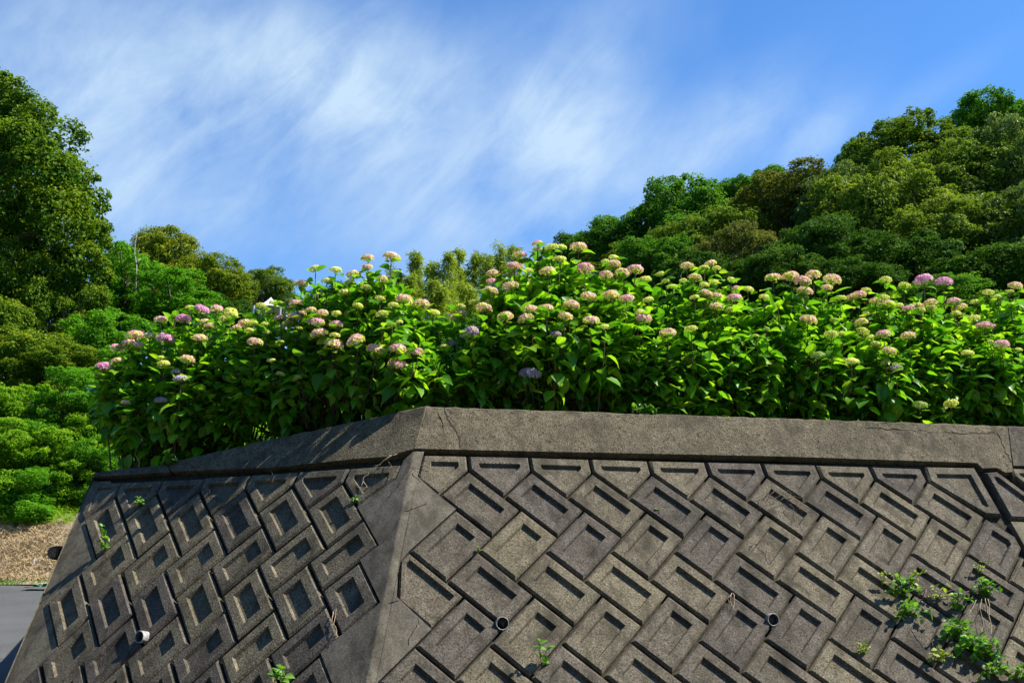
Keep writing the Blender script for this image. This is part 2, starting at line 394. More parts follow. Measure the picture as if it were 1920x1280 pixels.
def merge_short(poly, m=0.075):
    poly = list(poly)
    while len(poly) > 4:
        e = [np.linalg.norm(poly[(i+1) % len(poly)]-poly[i]) for i in range(len(poly))]; i = int(np.argmin(e))
        if e[i] > m: break
        j = (i+1) % len(poly); poly[i] = (poly[i]+poly[j])/2; poly.pop(j)
    return poly
def add_block(face, poly, recess=True, margin=0.073):
    poly = ccw([np.array(q, float) for q in poly])
    if len(poly) < 3 or poly_area(poly) < 0.012: return
    cen = sum(poly)/len(poly)
    if face.P(cen)[2] < 0.35: return
    tiltx, tilty = rng.normal(0, 0.007, 2); off = rng.normal(0, 0.0025)
    dep = lambda q, d: d+off+tiltx*(q[0]-cen[0])+tilty*(q[1]-cen[1])
    j = lambda a: a+rng.uniform(-0.0015, 0.0015)
    r0 = inset(poly, j(0.0075)); 
    if r0 is None: return
    r1 = inset(poly, j(0.0190))
    if r1 is None: return
    r1 = [q+(cen-q)/np.linalg.norm(cen-q)*max(0.0, rng.normal(0.0, 0.0035)) for q in r1]
    rings = [(r0, -0.055), (r0, -0.013), (r1, 0.0)]
    if recess:
        for mg in (margin, 0.055, 0.04, 0.032):
            r2 = inset(poly, mg); r3 = inset(poly, mg+0.009) if r2 else None
            if r2 and r3: rings += [(r2, 0.0), (r3, -0.022)]; break
    n = len(poly); V = []; F = []
    for rg, d in rings:
        for q in rg: V.append(face.P(q, dep(q, d)))
    for k in range(len(rings)-1):
        for i in range(n):
            F.append([k*n+i, k*n+(i+1) % n, (k+1)*n+(i+1) % n, (k+1)*n+i])
    F.append([(len(rings)-1)*n+i for i in range(n)])
    V = np.array(V); c3 = face.P(cen)
    obj('block', mesh_np('block', V-c3, F, M['block']), wall, c3); n_block[0] += 1
H_CAP = 0.119
def A_blk(f, i, k): return [f.lat(i*S_+k*L_+a, -i*S_+k*L_+b) for a, b in ((0, 0), (0, S_), (L_, S_), (L_, 0))]
def B_blk(f, i, k): return [f.lat(i*S_+(k+1)*L_+a, -i*S_+k*L_+b) for a, b in ((0, 0), (0, L_), (S_, L_), (S_, 0))]
def P_blk(f, i):
    p = math.sqrt(2)*S_; x0 = (i-1)*p
    return [f.latxz(x0, 0), f.latxz(x0+p/2, -p/2), f.latxz(x0+p, 0), f.latxz(x0+p, H_CAP), f.latxz(x0, H_CAP)]
# right-hand face: clipped by the steep joint near its far end
ja, jb = FR.px(1833, 875), FR.px(1888, 972)
jb = ja+(jb-ja)*12
crack_a, crack_b = FR.px(742, 1160), FR.px(748, 1040)
hipR = [FR.px(778, 843), FR.px(692, 1263)]
def right(poly, cl=True, **k):
    poly = ccw(poly)
    if cl: poly = clip(poly, jb, ja)
    if len(poly) >= 3: add_block(FR, poly, **k)
right(clip(ccw(P_blk(FR, 0)), FR.px(781, 900), FR.px(789, 840))[::1] if False else clip(ccw(P_blk(FR, 0)), FR.px(795, 840), FR.px(781, 900)), margin=0.060)
for i in range(1, 9): right(P_blk(FR, i), cl=False, margin=0.068)
right([FR.px(*q) for q in ((1733, 872), (1829, 874), (1883, 967), (1850, 965), (1742, 901))], cl=False)
for i in range(0, 9): right(A_blk(FR, i, 0), cl=False)
for i in range(-1, 12): right(B_blk(FR, i, 0))
for i in range(-1, 13):
    pl = A_blk(FR, i, 1)
    if i == -1: pl = clip(ccw(pl), crack_b, crack_a)
    right(pl)
for i in range(-1, 13): right(B_blk(FR, i, 1))
for i in range(-1, 14): right(A_blk(FR, i, 2))
for i in range(-1, 14): right(B_blk(FR, i, 2)); right(A_blk(FR, i, 3)); right(B_blk(FR, i, 3))
add_block(FR, [FR.px(*q) for q in ((1845, 883), (1870, 881), (1935, 928), (1990, 975), (1895, 971))])
add_block(FR, [FR.px(*q) for q in ((1893, 875), (1990, 878), (1992, 950), (1938, 920), (1900, 893))])
# left-hand face, clipped by its far end
eL = -3.09
def left_end_clip(poly):
    poly = ccw(poly); a = FL.px(168, 921); b = FL.px(14, 1275)
    return clip(poly, b, a) if False else clip_x(poly)
def clip_x(poly):
    # keep world x > eL
    a = np.array([(eL-FL.o[0]-FL.u[0]*1.0)/FL.r[0], 1.0]); b = np.array([(eL-FL.o[0]+FL.u[0]*3.0)/FL.r[0], -3.0])
    return clip(poly, b+(b-a)*2, a+(a-b)*2) if side_of(b, a) else clip(poly, a, b)
def side_of(b, a):
    d = a-b; q = np.array([0.0, 0.0]); return d[0]*(q[1]-b[1])-d[1]*(q[0]-b[0]) >= 0
def hipL(t, off=-0.030):
    w = FR.P(hipR[0]+(hipR[1]-hipR[0])*t)-FL.o; return np.array([w@FL.r+off, w@FL.u])
def left(poly, **k):
    poly = clip_x(ccw(poly)); h0, h1 = hipL(-0.5), hipL(2.0)
    n0 = len(poly); poly = clip(poly, h1, h0) if len(poly) >= 3 else poly
    if len(poly) > n0: poly = merge_short(poly)
    if len(poly) >= 3: add_block(FL, poly, **k)
for i in range(-5, 2): left(P_blk(FL, i), margin=0.066)
for i in range(-5, 1): left(A_blk(FL, i, 0)); left(B_blk(FL, i, 0))
for i in range(-5, 2): left(A_blk(FL, i, 1))
for i in range(-5, 1): left(B_blk(FL, i, 1))
for i in range(-5, 2): left(A_blk(FL, i, 2))
for i in range(-5, 1): left(B_blk(FL, i, 2)); left(A_blk(FL, i, 3)); left(B_blk(FL, i, 3))

def strip(face, hip, zig, mat, away):
    """plain concrete between the rounded corner and the saw-tooth edge of the block field"""
    n = len(zig); f = [face.P(q, -0.001) for q in zig]; b = [face.P(q, -0.05) for q in zig]; h = [face.P(q+away, -0.001) for q in hip]
    V = np.array(f+b+h); F = [list(range(n))+[2*n+i for i in range(len(hip))][::-1]]+[[i, i+1, n+i+1, n+i] for i in range(n-1)]
    c = V.mean(0); return obj('corner_strip', mesh_np('corner_strip', V-c, F, mat), wall, c)
def prism(face, poly, d0, d1, mat, name, back=None):
    """flat slab: front outline at depth d0, sides back to d1 (or along the vector back)"""
    poly = ccw([np.array(q, float) for q in poly]); n = len(poly)
    f = [face.P(q, d0) for q in poly]; b = [face.P(q, d1) for q in poly] if back is None else [p+np.array(back) for p in f]
    V = np.array(f+b); F = [list(range(n)), [n+i for i in range(n)][::-1]]+[[i, n+i, n+(i+1) % n, (i+1) % n] for i in range(n)]
    c = V.mean(0); return obj(name, mesh_np(name, V-c, F, mat), wall, c)
def hipR_at(t): return hipR[0]+(hipR[1]-hipR[0])*t
def to_left(q):                                # the same point of the corner line, on the left face
    w = FR.P(q)-FL.o; return np.array([w@FL.r, w@FL.u])
tl, bl_ = hipR_at(0.008), hipR_at(1.55)
lt = lambda f, i, a, b: f.lat(i*S_+a, -i*S_+b)
# plain corner strip, right side
zigR = [FR.px(795, 846), FR.px(783, 893), lt(FR, 0, 0, S_), lt(FR, -1, L_, 0), lt(FR, -1, L_, L_), FR.px(747, 1056), FR.px(744, 1118),
        lt(FR, -1, 2*L_, L_+S_), lt(FR, -1, 2*L_, 2*L_), lt(FR, -1, 2*L_, 2*L_+S_), FR.px(712, 1400), FR.px(690, 1480)]
RND = 0.032; aR = np.array([0.042, 0.0]); aL = np.array([-0.012, 0.0])
strip(FR, [tl, bl_], zigR, M['plain'], aR)
zigL = [FL.px(757, 862), lt(FL, 1, 0, 0), lt(FL, 1, 0, S_), lt(FL, 0, L_, 0), lt(FL, 0, L_+S_, 0), lt(FL, 1, L_, L_), lt(FL, 1, 2*L_, L_),
        lt(FL, 0, 2*L_+S_, L_), lt(FL, 1, 2*L_, 2*L_), lt(FL, 1, 3*L_, 2*L_), FL.px(632, 1400), FL.px(615, 1480)]
def keep_left(q):
    a, b = hipL(0.0, -0.022), hipL(1.0, -0.022); x = a[0]+(b[0]-a[0])*(q[1]-a[1])/(b[1]-a[1]); return np.array([min(q[0], x), q[1]])
zigL = [keep_left(q) for q in zigL]
strip(FL, [to_left(tl), to_left(bl_)], zigL, M['plain'], aL)
V = []; F = []; ns = 9; nr = 24
for k in range(nr+1):                          # rounded ridge along the corner
    q = tl+(bl_-tl)*k/nr; p0, p1, p2 = FL.P(to_left(q)+aL, -0.001), FR.P(q), FR.P(q+aR, -0.001); wob = 0.03*math.sin(k*0.9)
    for j in range(ns):
        u = j/(ns-1); p = (1-u)**2*p0+2*u*(1-u)*p1+u*u*p2; V.append(p+(p1-p)*wob*4*u*(1-u))
F = [[k*ns+j, k*ns+j+1, (k+1)*ns+j+1, (k+1)*ns+j] for k in range(nr) for j in range(ns-1)]
V = np.array(V); c = V.mean(0); obj('corner_ridge', mesh_np('corner_ridge', V-c, F, M['plain'], True), wall, c)
# plain end strip on the far left, and the far section right of the steep joint
endx = lambda z: np.array([(-3.125-FL.o[0]-FL.u[0]*z)/FL.r[0], z])
zl = [FL.px(*q)[1] for q in ((176, 900), (150, 969), (94, 1080), (52, 1177), (10, 1275))]
zigE = [lt(FL, -5, 0, S_), lt(FL, -5, L_, S_), lt(FL, -5, L_, L_), lt(FL, -5, L_, L_+S_), lt(FL, -5, 2*L_, L_+S_), lt(FL, -5, 2*L_, 2*L_), lt(FL, -5, 2*L_, 2*L_+S_)]
prism(FL, [FL.px(212, 927)]+zigE+[endx(z) for z in (-2.2, *zl[::-1])]+[FL.px(205, 900)], -0.012, -0.05, M['plain'], 'end_strip')
jo = np.array([0.022, 0.0])
prism(FR, [FR.px(1896, 977), FR.px(1992, 981), FR.px(2400, 990), FR.px(2400, 1500), FR.px(2194, 1500)], -0.003, -0.05, M['plain'], 'end_strip')
prism(FR, [FR.px(1996, 879), FR.px(2400, 890), FR.px(2400, 984), FR.px(1996, 977)], -0.003, -0.05, M['plain'], 'end_strip')
# backing (the mortar seen in the joints)
bR = [tl, FR.px(2400, 880), FR.px(2400, 1560), bl_]
prism(FR, bR, -0.046, -0.5, M['mortar'], 'backing')
prism(FL, [to_left(tl), to_left(bl_), endx(-2.2), endx(FL.px(176, 897)[1])], -0.046, -0.3, M['mortar'], 'backing')
# far end of the wall, turning away from the road
pe = [np.array([-3.125, FL.P(endx(z))[1], FL.P(endx(z))[2]]) for z in (zl[0]+0.03, -2.2)]
V = np.array([pe[0], pe[1], pe[1]+[0.35, 2.6, 0], pe[0]+[0.35, 2.6, 0], pe[0]+[0.3, 0, 0], pe[1]+[0.3, 0, 0]])
obj('end_face', mesh_np('end_face', V-V.mean(0), [[0, 3, 2, 1]], M['plain']), wall, V.mean(0))

# coping
def coping(face, bottom, top, n_in, depth, name='coping', d=0.004):
    """bottom/top: outlines on the face left to right; solid extruded inwards, with a slightly worn top edge"""
    def dense(pts, step=0.06):
        out = []
        for a, b in zip(pts[:-1], pts[1:]):
            k = max(1, int(np.linalg.norm(b-a)/step))
            out += [a+(b-a)*j/k for j in range(k)]
        return out+[pts[-1]]
    T = dense(top); T = [q+np.array([0, rng.normal(0, 0.0028)]) if 0 < i < len(T)-1 else q for i, q in enumerate(T)]
    B = dense(bottom); nT, nB = len(T), len(B)
    ch = 0.012; ins = np.array([*(-n_in*1.0), 0.0])*1.0
    inn = -np.array([face.n[0], face.n[1], 0.0]); inn /= np.linalg.norm(inn)
    t1 = [face.P(q-np.array([0, ch]), d+rng.normal(0, 0.0012)) for q in T]; t2 = [face.P(q, d)+inn*ch for q in T]; t3 = [face.P(q, d)+inn*depth for q in T]
    b1 = [face.P(q, d) for q in B]; b0 = [face.P(q, -0.06) for q in B]
    V = np.array(t1+t2+t3+b1+b0); F = []
    F.append([3*nT+i for i in range(nB)]+[i for i in range(nT)][::-1])
    for i in range(nT-1):
        F.append([i, i+1, nT+i+1, nT+i]); F.append([nT+i, nT+i+1, 2*nT+i+1, 2*nT+i])
    for i in range(nB-1): F.append([3*nT+i+1, 3*nT+i, 3*nT+nB+i, 3*nT+nB+i+1])
    F.append([0, nT, 2*nT, 3*nT+nB, 3*nT]); F.append([nT-1, 3*nT+nB-1, 3*nT+2*nB-1, 3*nT-1, 2*nT-1])
    c = V.mean(0); return obj(name, mesh_np(name, V-c, F, M['coping']), wall, c)
Rp = lambda *pts: [FR.px(*q) for q in pts]
Lp = lambda *pts: [FL.px(*q) for q in pts]
hipT, hipB = hipR_at((763-843)/(1263-843)), hipR_at((841-843)/(1263-843))
hipT = FR.px(801, 763)
coping(FR, [hipB]+Rp((1076, 848), (1456, 855.5), (1832, 868), (1842, 878), (1868, 877), (1884, 886), (1899, 885)), [hipT]+Rp((1240, 777), (1600, 789), (1887, 799)), np.zeros(2), 0.34)
coping(FR, Rp((1900, 873), (2400, 886)), Rp((1889, 799), (2400, 818)), np.zeros(2), 0.34)
coping(FL, Lp((322, 884), (520, 876), (660, 861), (725, 856))+[to_left(hipB)], Lp((318, 866), (400, 848), (480, 830), (640, 796))+[to_left(hipT)], np.zeros(2), 0.34)
coping(FL, Lp((176, 894), (245, 890), (318, 885)), Lp((178, 886), (240, 878), (314, 872)), np.zeros(2), 0.3)
# cracks: thin open lines in the concrete
def crack(face, pts, w=0.004, d=0.0062):
    q = []
    for a, b in zip(pts[:-1], pts[1:]):
        a = np.array(a, float); b = np.array(b, float); k = max(2, int(np.linalg.norm(b-a)/5))
        for j in range(k): q.append(a+(b-a)*j/k+rng.normal(0, 1.0, 2))
    q.append(np.array(pts[-1], float)); P2 = [face.px(*p) for p in q]; V = []; F = []
    for i, p in enumerate(P2):
        tdir = P2[min(i+1, len(P2)-1)]-P2[max(i-1, 0)]; tdir /= np.linalg.norm(tdir); nn = np.array([-tdir[1], tdir[0]])
        ww = w*rng.uniform(0.3, 1.0)*(1 if 0 < i < len(P2)-1 else 0.2)
        V += [face.P(p+nn*ww/2, d), face.P(p-nn*ww/2, d), face.P(p, d-0.004)]
    for i in range(len(P2)-1): F += [[3*i, 3*i+3, 3*i+5, 3*i+2], [3*i+2, 3*i+5, 3*i+4, 3*i+1]]
    V = np.array(V); c = V.mean(0); obj('crack', mesh_np('crack', V-c, F, M['crack']), wall, c)
crack(FR, [(834, 765), (838, 785), (856, 812), (861, 822), (863, 841)], 0.010)
crack(FR, [(821, 775), (830, 795), (832, 808)], 0.004)
crack(FR, [(897, 815), (890, 825), (897, 832)], 0.004)
crack(FR, [(1620, 802), (1680, 806), (1745, 811), (1800, 813), (1866, 812)], 0.005)
crack(FR, [(1868, 813), (1876, 826), (1882, 841), (1896, 868)], 0.006)
crack(FR, [(760, 958), (777, 952), (790, 946), (800, 944)], 0.002, 0.002)
crack(FR, [(751, 1060), (749, 1090), (750, 1118)], 0.006, 0.002)
crack(FR, [(728, 1131), (738, 1128), (748, 1125)], 0.004, 0.002)
crack(FR, [(786, 1160), (776, 1180), (768, 1195), (766, 1210)], 0.002, 0.002)
# drain pipes
def pipe(face, px, py, label, axis_mix):
    c = face.P(face.px(px, py), 0.0); a = np.array([face.n[0], face.n[1], 0.02]); a /= np.linalg.norm(a)
    a = a*(1-axis_mix)+face.n*axis_mix; a /= np.linalg.norm(a)
    ou = 0.030 if axis_mix == 0 else 0.052
    prof = [(0.0345, -0.10), (0.0345, ou-0.028), (0.0358, ou-0.026), (0.0358, ou-0.002), (0.0350, ou), (0.0318, ou), (0.0312, ou-0.002)]
    x = np.cross(a, [0, 0, 1]); x /= np.linalg.norm(x); y = np.cross(a, x); sg = 28; V = []; F = []
    for r, h in prof:
        for k in range(sg): an = 2*math.pi*k/sg; V.append(a*h+r*(math.cos(an)*x+math.sin(an)*y))
    for i in range(len(prof)-1):
        for k in range(sg): F.append([i*sg+k, i*sg+(k+1) % sg, (i+1)*sg+(k+1) % sg, (i+1)*sg+k])
    o = obj('drain_pipe', mesh_np('drain_pipe', V, F, M['pvc'], True), wall, c-a*0.012)
    V = []; F = []
    for r, h in ((0.0312, ou-0.002), (0.031, -0.22)):
        for k in range(sg): an = 2*math.pi*k/sg; V.append(a*h+r*(math.cos(an)*x+math.sin(an)*y))
    for k in range(sg): F.append([k, (k+1) % sg, sg+(k+1) % sg, sg+k])
    F.append([sg+k for k in range(sg)])
    obj('pipe_bore', mesh_np('pipe_bore', V, F, M['pvc_in'], True), o, c-a*0.012)
pipe(FR, 941, 1168, '', 0.0); pipe(FR, 1448, 1161, '', 0.0); pipe(FL, 270, 1194, '', 0.15)

# ------------------------------------------------------------------ planting bed behind the wall
def bed_pts():
    f = [FL.P(FL.px(178, 890)), FL.P(FL.px(318, 868)), FL.P(FL.px(480, 832)), FL.P(to_left(hipT)), FR.P(FR.px(1240, 778)), FR.P(FR.px(1900, 801)), FR.P(FR.px(2400, 818))]
    inn = [np.array([0.35, 0.25, 0])]*3+[np.array([0.0, 0.26, 0])]*4
    return [p+i-np.array([0, 0, 0.07]) for p, i in zip(f, inn)]
fp = bed_pts(); bp_ = [np.array([p[0]*1.35-(0.3 if k == 0 else 0), 10.6, p[2]-0.05]) for k, p in enumerate(fp)]
n = len(fp); V = np.array(fp+bp_); F = [[i, i+1, n+i+1, n+i] for i in range(n-1)]
obj('planting_bed', mesh_np('planting_bed', V, F, M['soil']), kind='structure')

# ------------------------------------------------------------------ leaf templates
def leaf_template(wid=0.34, droop=0.25, fold=0.10, curl=0.0, tip=1.25):
    st = [(0.22, 0.78), (0.50, 1.0), (0.76, 0.66)]
    V = [(0, 0, 0)]
    for tt, w in st:
        z = -droop*tt*tt; V += [(tt, wid*w, z+fold*w+curl*tt), (tt, 0, z), (tt, -wid*w, z+fold*w-curl*tt)]
    V.append((1.0, 0, -droop*tip))
    F = [[0, 2, 1], [0, 3, 2], [1, 2, 5, 4], [2, 3, 6, 5], [4, 5, 8, 7], [5, 6, 9, 8], [7, 8, 10], [8, 9, 10]]
    return np.array(V, float), F
LEAVES = [leaf_template(0.34, 0.10, 0.10, 0.02), leaf_template(0.36, 0.28, 0.09, -0.04), leaf_template(0.32, 0.40, 0.13, 0.05),
          leaf_template(0.37, 0.18, 0.05, -0.06), leaf_template(0.33, 0.05, 0.15, 0.0), leaf_template(0.35, 0.32, 0.11, 0.08)]
RIB = np.array([1.0]+[0.0, 1.0, 0.0]*3+[1.0])
leaf_me = {}
def leaf_mesh(k, mat):
    if (k, mat) not in leaf_me: leaf_me[(k, mat)] = mesh_np('leaf', LEAVES[k][0], LEAVES[k][1], M[mat], True, {'rib': ('FLOAT', RIB)})
    return leaf_me[(k, mat)]
def frames(d, nn):
    """rotation matrices (N,3,3) with columns x=d, y, z~nn"""
    d = d/np.linalg.norm(d, axis=1, keepdims=True); y = np.cross(nn, d); y /= np.linalg.norm(y, axis=1, keepdims=True)+1e-9
    return np.stack([d, y, np.cross(d, y)], 2)
def leaves_joined(name, pos, R, sc, var, mat, origin, tintv):
    Vs, Fs, T, n = [], [], [], 0
    for k in range(len(LEAVES)):
        s = np.where(var == k)[0]
        if not len(s): continue
        V0, F0 = LEAVES[k]
        V = np.einsum('nij,vj->nvi', R[s], V0)*sc[s][:, None, None]+pos[s][:, None, :]
        m = len(V0)
        for j in range(len(s)): Fs += [[a+n+j*m for a in f] for f in F0]
        Vs.append(V.reshape(-1, 3)); T.append(np.repeat(tintv[s], m)); n += len(s)*m
    return mesh_np(name, np.concatenate(Vs)-origin, Fs, M[mat], True, {'tint': ('FLOAT', np.concatenate(T)), 'rib': ('FLOAT', np.tile(RIB, len(pos)))})

# ------------------------------------------------------------------ hydrangea flower heads
HC = {'D': [(0.86, 0.28, 0.52), (0.90, 0.46, 0.62), (0.93, 0.64, 0.70)], 'P': [(0.92, 0.36, 0.50), (0.94, 0.54, 0.60), (0.94, 0.76, 0.52)],
      'C': [(0.94, 0.52, 0.52), (0.94, 0.70, 0.44), (0.88, 0.82, 0.24)], 'Y': [(0.80, 0.82, 0.12), (0.93, 0.87, 0.32), (0.66, 0.76, 0.08)],
      'M': [(0.54, 0.36, 0.54), (0.64, 0.46, 0.62), (0.56, 0.48, 0.36)], 'G': [(0.38, 0.54, 0.09), (0.52, 0.62, 0.16), (0.32, 0.48, 0.07)]}
def head_mesh(kind, seed):
    """domed cluster of four-petalled florets, 1 unit wide, origin at the underside"""
    r = np.random.default_rng(seed); V = []; F = []; Cc = []
    N = 80 if kind in 'DPCM' else 96
    ga = math.pi*(3-math.sqrt(5)); lump = r.normal(0, 1, (7, 3)); lump /= np.linalg.norm(lump, axis=1, keepdims=True)
    for k in range(N):
        th = math.acos(1-(k+0.5)/N*1.22); ph = k*ga+r.normal(0, 0.12)
        d = np.array([math.sin(th)*math.cos(ph), math.sin(th)*math.sin(ph), math.cos(th)])
        rad = 0.47*(1+0.10*max((lump@d).max()-0.72, -0.3)*2+r.normal(0, 0.035))
        if kind in 'YG': rad *= 0.94
        c = d*rad*np.array([1, 1, 0.56])+np.array([0, 0, 0.19])
        nn = d*np.array([1, 1, 1.5]); nn += r.normal(0, 0.22, 3); nn /= np.linalg.norm(nn)
        x = np.cross(nn, [0.3, 0.5, 0.81]); x /= np.linalg.norm(x); y = np.cross(nn, x)
        s = (0.125 if kind in 'DPCM' else 0.088)*r.uniform(0.8, 1.2)
        mixv = r.random()
        pal = HC[kind]; edge = th > 1.25
        colr = np.array(pal[0])*(1-mixv)+np.array(pal[1])*mixv
        if r.random() < (0.18 if not edge else 0.5): colr = np.array(pal[2])
        if edge and kind in 'CP' and r.random() < 0.4: colr = np.array(HC['Y'][0])
        colr = np.clip(colr*r.uniform(0.9, 1.06), 0, 0.95); a0 = r.uniform(0, 1.57)
        for q in range(4):
            a = a0+q*math.pi/2; u = math.cos(a)*x+math.sin(a)*y; w = -math.sin(a)*x+math.cos(a)*y; b = len(V)
            V += [c+u*0.006, c+u*s*0.55+w*s*0.42+nn*s*0.10, c+u*s*0.98+nn*s*r.uniform(-0.05, 0.25), c+u*s*0.55-w*s*0.42+nn*s*0.10]
            F.append([b, b+1, b+2, b+3]); Cc += [colr*0.9]+[colr]*3
    g = np.array([0.20, 0.32, 0.07])
    for k in range(14):                       # flower stalks under the dome
        ph = k*ga*1.7; rr = r.uniform(0.12, 0.40); e = np.array([rr*math.cos(ph), rr*math.sin(ph), 0.22]); b = len(V); w = np.array([-math.sin(ph), math.cos(ph), 0])*0.016
        V += [np.array([0, 0, -0.06])+w, np.array([0, 0, -0.06])-w, e-w, e+w]; F.append([b, b+1, b+2, b+3]); Cc += [g]*4
    Cc = np.concatenate([np.array(Cc), np.ones((len(Cc), 1))], 1)
    return mesh_np('flower_head', np.array(V), F, M['floret'], False, {'fcol': ('FLOAT_COLOR', Cc)})
HEADS = {k: [head_mesh(k, 10*i+ord(k)) for i in range(4)] for k in HC}

Z5 = "95,695,80,D 160,603,70,P 225,580,70,P 275,590,50,P 257,532,85,P 332,540,65,C 410,548,90,D 388,458,65,P 503,450,80,D 460,437,45,Y 540,397,55,Y 595,400,85,D 675,400,65,P 745,412,75,Y 752,430,70,Y 722,452,75,Y 612,470,60,C 640,488,60,C 590,550,75,C 525,660,75,C 402,683,68,Y 385,655,40,Y 165,665,60,C 490,758,75,M 465,725,50,M 390,868,65,M 208,885,45,C 820,470,70,C 787,497,70,C 843,512,55,Y 860,475,60,Y 935,523,50,Y 925,480,55,Y 873,570,78,C 1000,578,50,Y 1002,738,50,Y 1085,757,68,Y 955,667,50,Y 1100,632,60,G 905,385,65,Y 970,373,60,Y 1010,380,50,Y 1083,373,72,P 1158,407,55,C 1115,422,45,C 1000,450,60,P 1078,442,75,P 1045,480,68,C 1098,502,48,Y 1187,465,90,P 1218,422,65,C 1293,425,60,Y 1290,482,68,P 1205,523,88,C 1285,535,62,Y 1278,578,95,C 1393,560,100,C 1400,543,70,C 1495,605,105,C 1607,602,88,P 1693,617,78,P 1605,688,95,P 1110,272,70,C 1180,193,65,Y 1287,200,75,Y 1240,257,60,Y 1380,222,75,C 1360,265,60,Y 1333,315,75,Y 1445,290,65,Y 1453,138,70,C 1575,130,90,C 1450,190,60,P 1527,247,55,C 1400,385,62,Y 1515,345,55,Y 1585,380,62,Y 1527,428,72,Y 1640,347,90,C 1725,375,95,C 1788,422,72,Y 1810,472,55,Y 1575,488,55,Y 1840,595,45,Y 1615,470,40,Y 1830,535,45,Y 1420,855,45,Y"
Z6 = "35,425,90,Y 100,475,85,Y 130,535,60,Y 15,695,50,P 160,670,60,Y 262,440,65,Y 210,498,75,C 270,482,75,C 345,415,75,Y 393,442,100,C 312,585,105,M 222,652,75,M 430,345,90,C 440,248,75,C 440,295,60,P 550,315,95,C 572,203,100,P 605,135,75,P 520,495,90,C 640,505,100,C 670,455,85,C 758,443,85,C 650,230,65,Y 763,230,95,C 705,72,65,P 703,105,65,Y 785,92,90,Y 845,95,70,Y 942,90,100,C 833,160,88,Y 980,212,100,P 1100,178,55,Y 1150,155,68,Y 1150,192,85,C 1103,253,80,P 1195,240,80,C 1272,222,98,P 1330,285,90,Y 1005,380,100,C 1130,370,98,C 1222,390,90,P 900,425,95,C 868,493,85,C 1018,515,92,C 1098,557,68,Y 810,597,65,M 1322,508,95,P 1300,475,80,Y 660,825,125,M 1418,250,60,Y 1462,588,95,C 1598,565,80,Y 1575,200,85,C 1620,268,78,C 1550,290,50,Y 1490,325,70,Y 1450,292,55,Y 1710,187,72,C 1675,213,68,Y 1745,217,55,Y 1675,312,65,Y 1730,300,60,Y 1833,285,62,Y 1857,335,50,P 1680,362,75,C 1617,385,65,Y 1743,380,70,C 1850,385,90,P 1742,437,85,C 1820,458,50,Y 1350,400,70,Y"
Z7 = "320,340,72,Y 410,385,65,Y 463,265,95,C 565,258,95,C 635,285,100,P 697,250,82,C 805,275,102,C 648,345,95,C 775,330,65,C 490,425,55,Y 668,510,100,C 850,388,85,Y 920,385,70,C 960,372,85,P 1002,345,65,Y 1115,283,75,Y 1225,315,75,Y 1335,278,108,D 1455,290,100,D 1060,408,80,C 1130,420,75,C 1110,390,65,Y 1190,435,65,Y 1250,450,70,P 1310,437,60,C 1318,460,65,Y 1380,413,75,C 1385,445,60,Y 1515,412,80,P 1545,440,85,C 1005,480,55,Y 975,530,75,C 985,580,82,Y 1035,617,60,Y 1105,597,85,P 1250,607,88,C 865,597,50,Y 800,600,85,Y 1060,660,68,Y 1138,697,85,C 725,717,90,G 920,755,98,Y 1115,768,65,Y 1180,795,70,M 995,912,40,Y 1525,482,65,Y 1630,503,75,Y 1635,415,55,Y 1712,357,72,Y 1765,383,55,Y 1838,355,50,Y 1868,320,80,C 1845,430,60,Y 1690,545,85,P 1735,555,40,D 1725,645,40,Y 1790,657,85,P 1595,708,78,Y 1890,692,45,Y 1315,1010,90,G 1495,1000,90,Y 740,1015,60,G 365,612,40,Y 425,570,40,G 815,520,55,G"
heads = []
for z, x0, y0, s in ((Z5, 160, 430, 700/1920), (Z6, 780, 430, 620/1920), (Z7, 1300, 430, 620/1920)):
    for w in z.split():
        a, b, c, k = w.split(','); heads.append((x0+float(a)*s, y0+float(b)*s, float(c)*s, k))
TOPX = [150, 183, 205, 240, 300, 340, 380, 420, 480, 540, 560, 580, 620, 680, 735, 765, 790, 825, 850, 872, 900, 930, 960, 1000, 1050, 1085, 1110, 1150, 1190, 1225, 1250, 1290, 1330, 1370, 1405, 1440, 1480, 1520, 1560, 1590, 1620, 1655, 1690, 1730, 1770, 1800, 1850, 1905, 2000, 2200]
TOPY = [705, 688, 650, 622, 594, 582, 574, 580, 572, 572, 535, 510, 505, 490, 478, 520, 566, 640, 652, 585, 548, 510, 495, 462, 462, 460, 478, 490, 505, 548, 525, 500, 500, 525, 566, 524, 520, 517, 524, 566, 574, 535, 545, 530, 535, 586, 552, 540, 550, 560]
BOTX = [150, 185, 215, 240, 315, 480, 800, 1920, 2200]; BOTY = [690, 715, 800, 868, 868, 832, 765, 801, 811]
plan = [FL.P(FL.px(205, 885)), FR.P(hipT), FR.P(FR.px(2200, 809))]
def wall_Y(px, py):
    d = px_ray(px, py); h = d[0]/d[1]; Cn = plan[1]
    E_ = plan[2] if h > Cn[0]/Cn[1] else plan[0]
    v = E_-Cn; den = v[0]-h*v[1]
    s = (h*Cn[1]-Cn[0])/den; return Cn[1]+s*v[1]
def mound_point(px, py, extra=0.0):
    hang = np.interp(px, [200, 1150, 1260, 1420, 1500, 1900], [0.24, 0.24, 0.02, 0.02, 0.12, 0.06])
    top = np.interp(px, TOPX, TOPY); bot = np.interp(px, BOTX, BOTY)
    tt = min(max((bot-py)/(bot-top), 0), 1.02)
    q = min(tt/0.5, 1.0); off = 0.14+hang-hang*q*q*(3-2*q)+1.15*max(0.0, tt-0.5)**1.25
    return at(px, py, wall_Y(px, py)+off+extra), tt
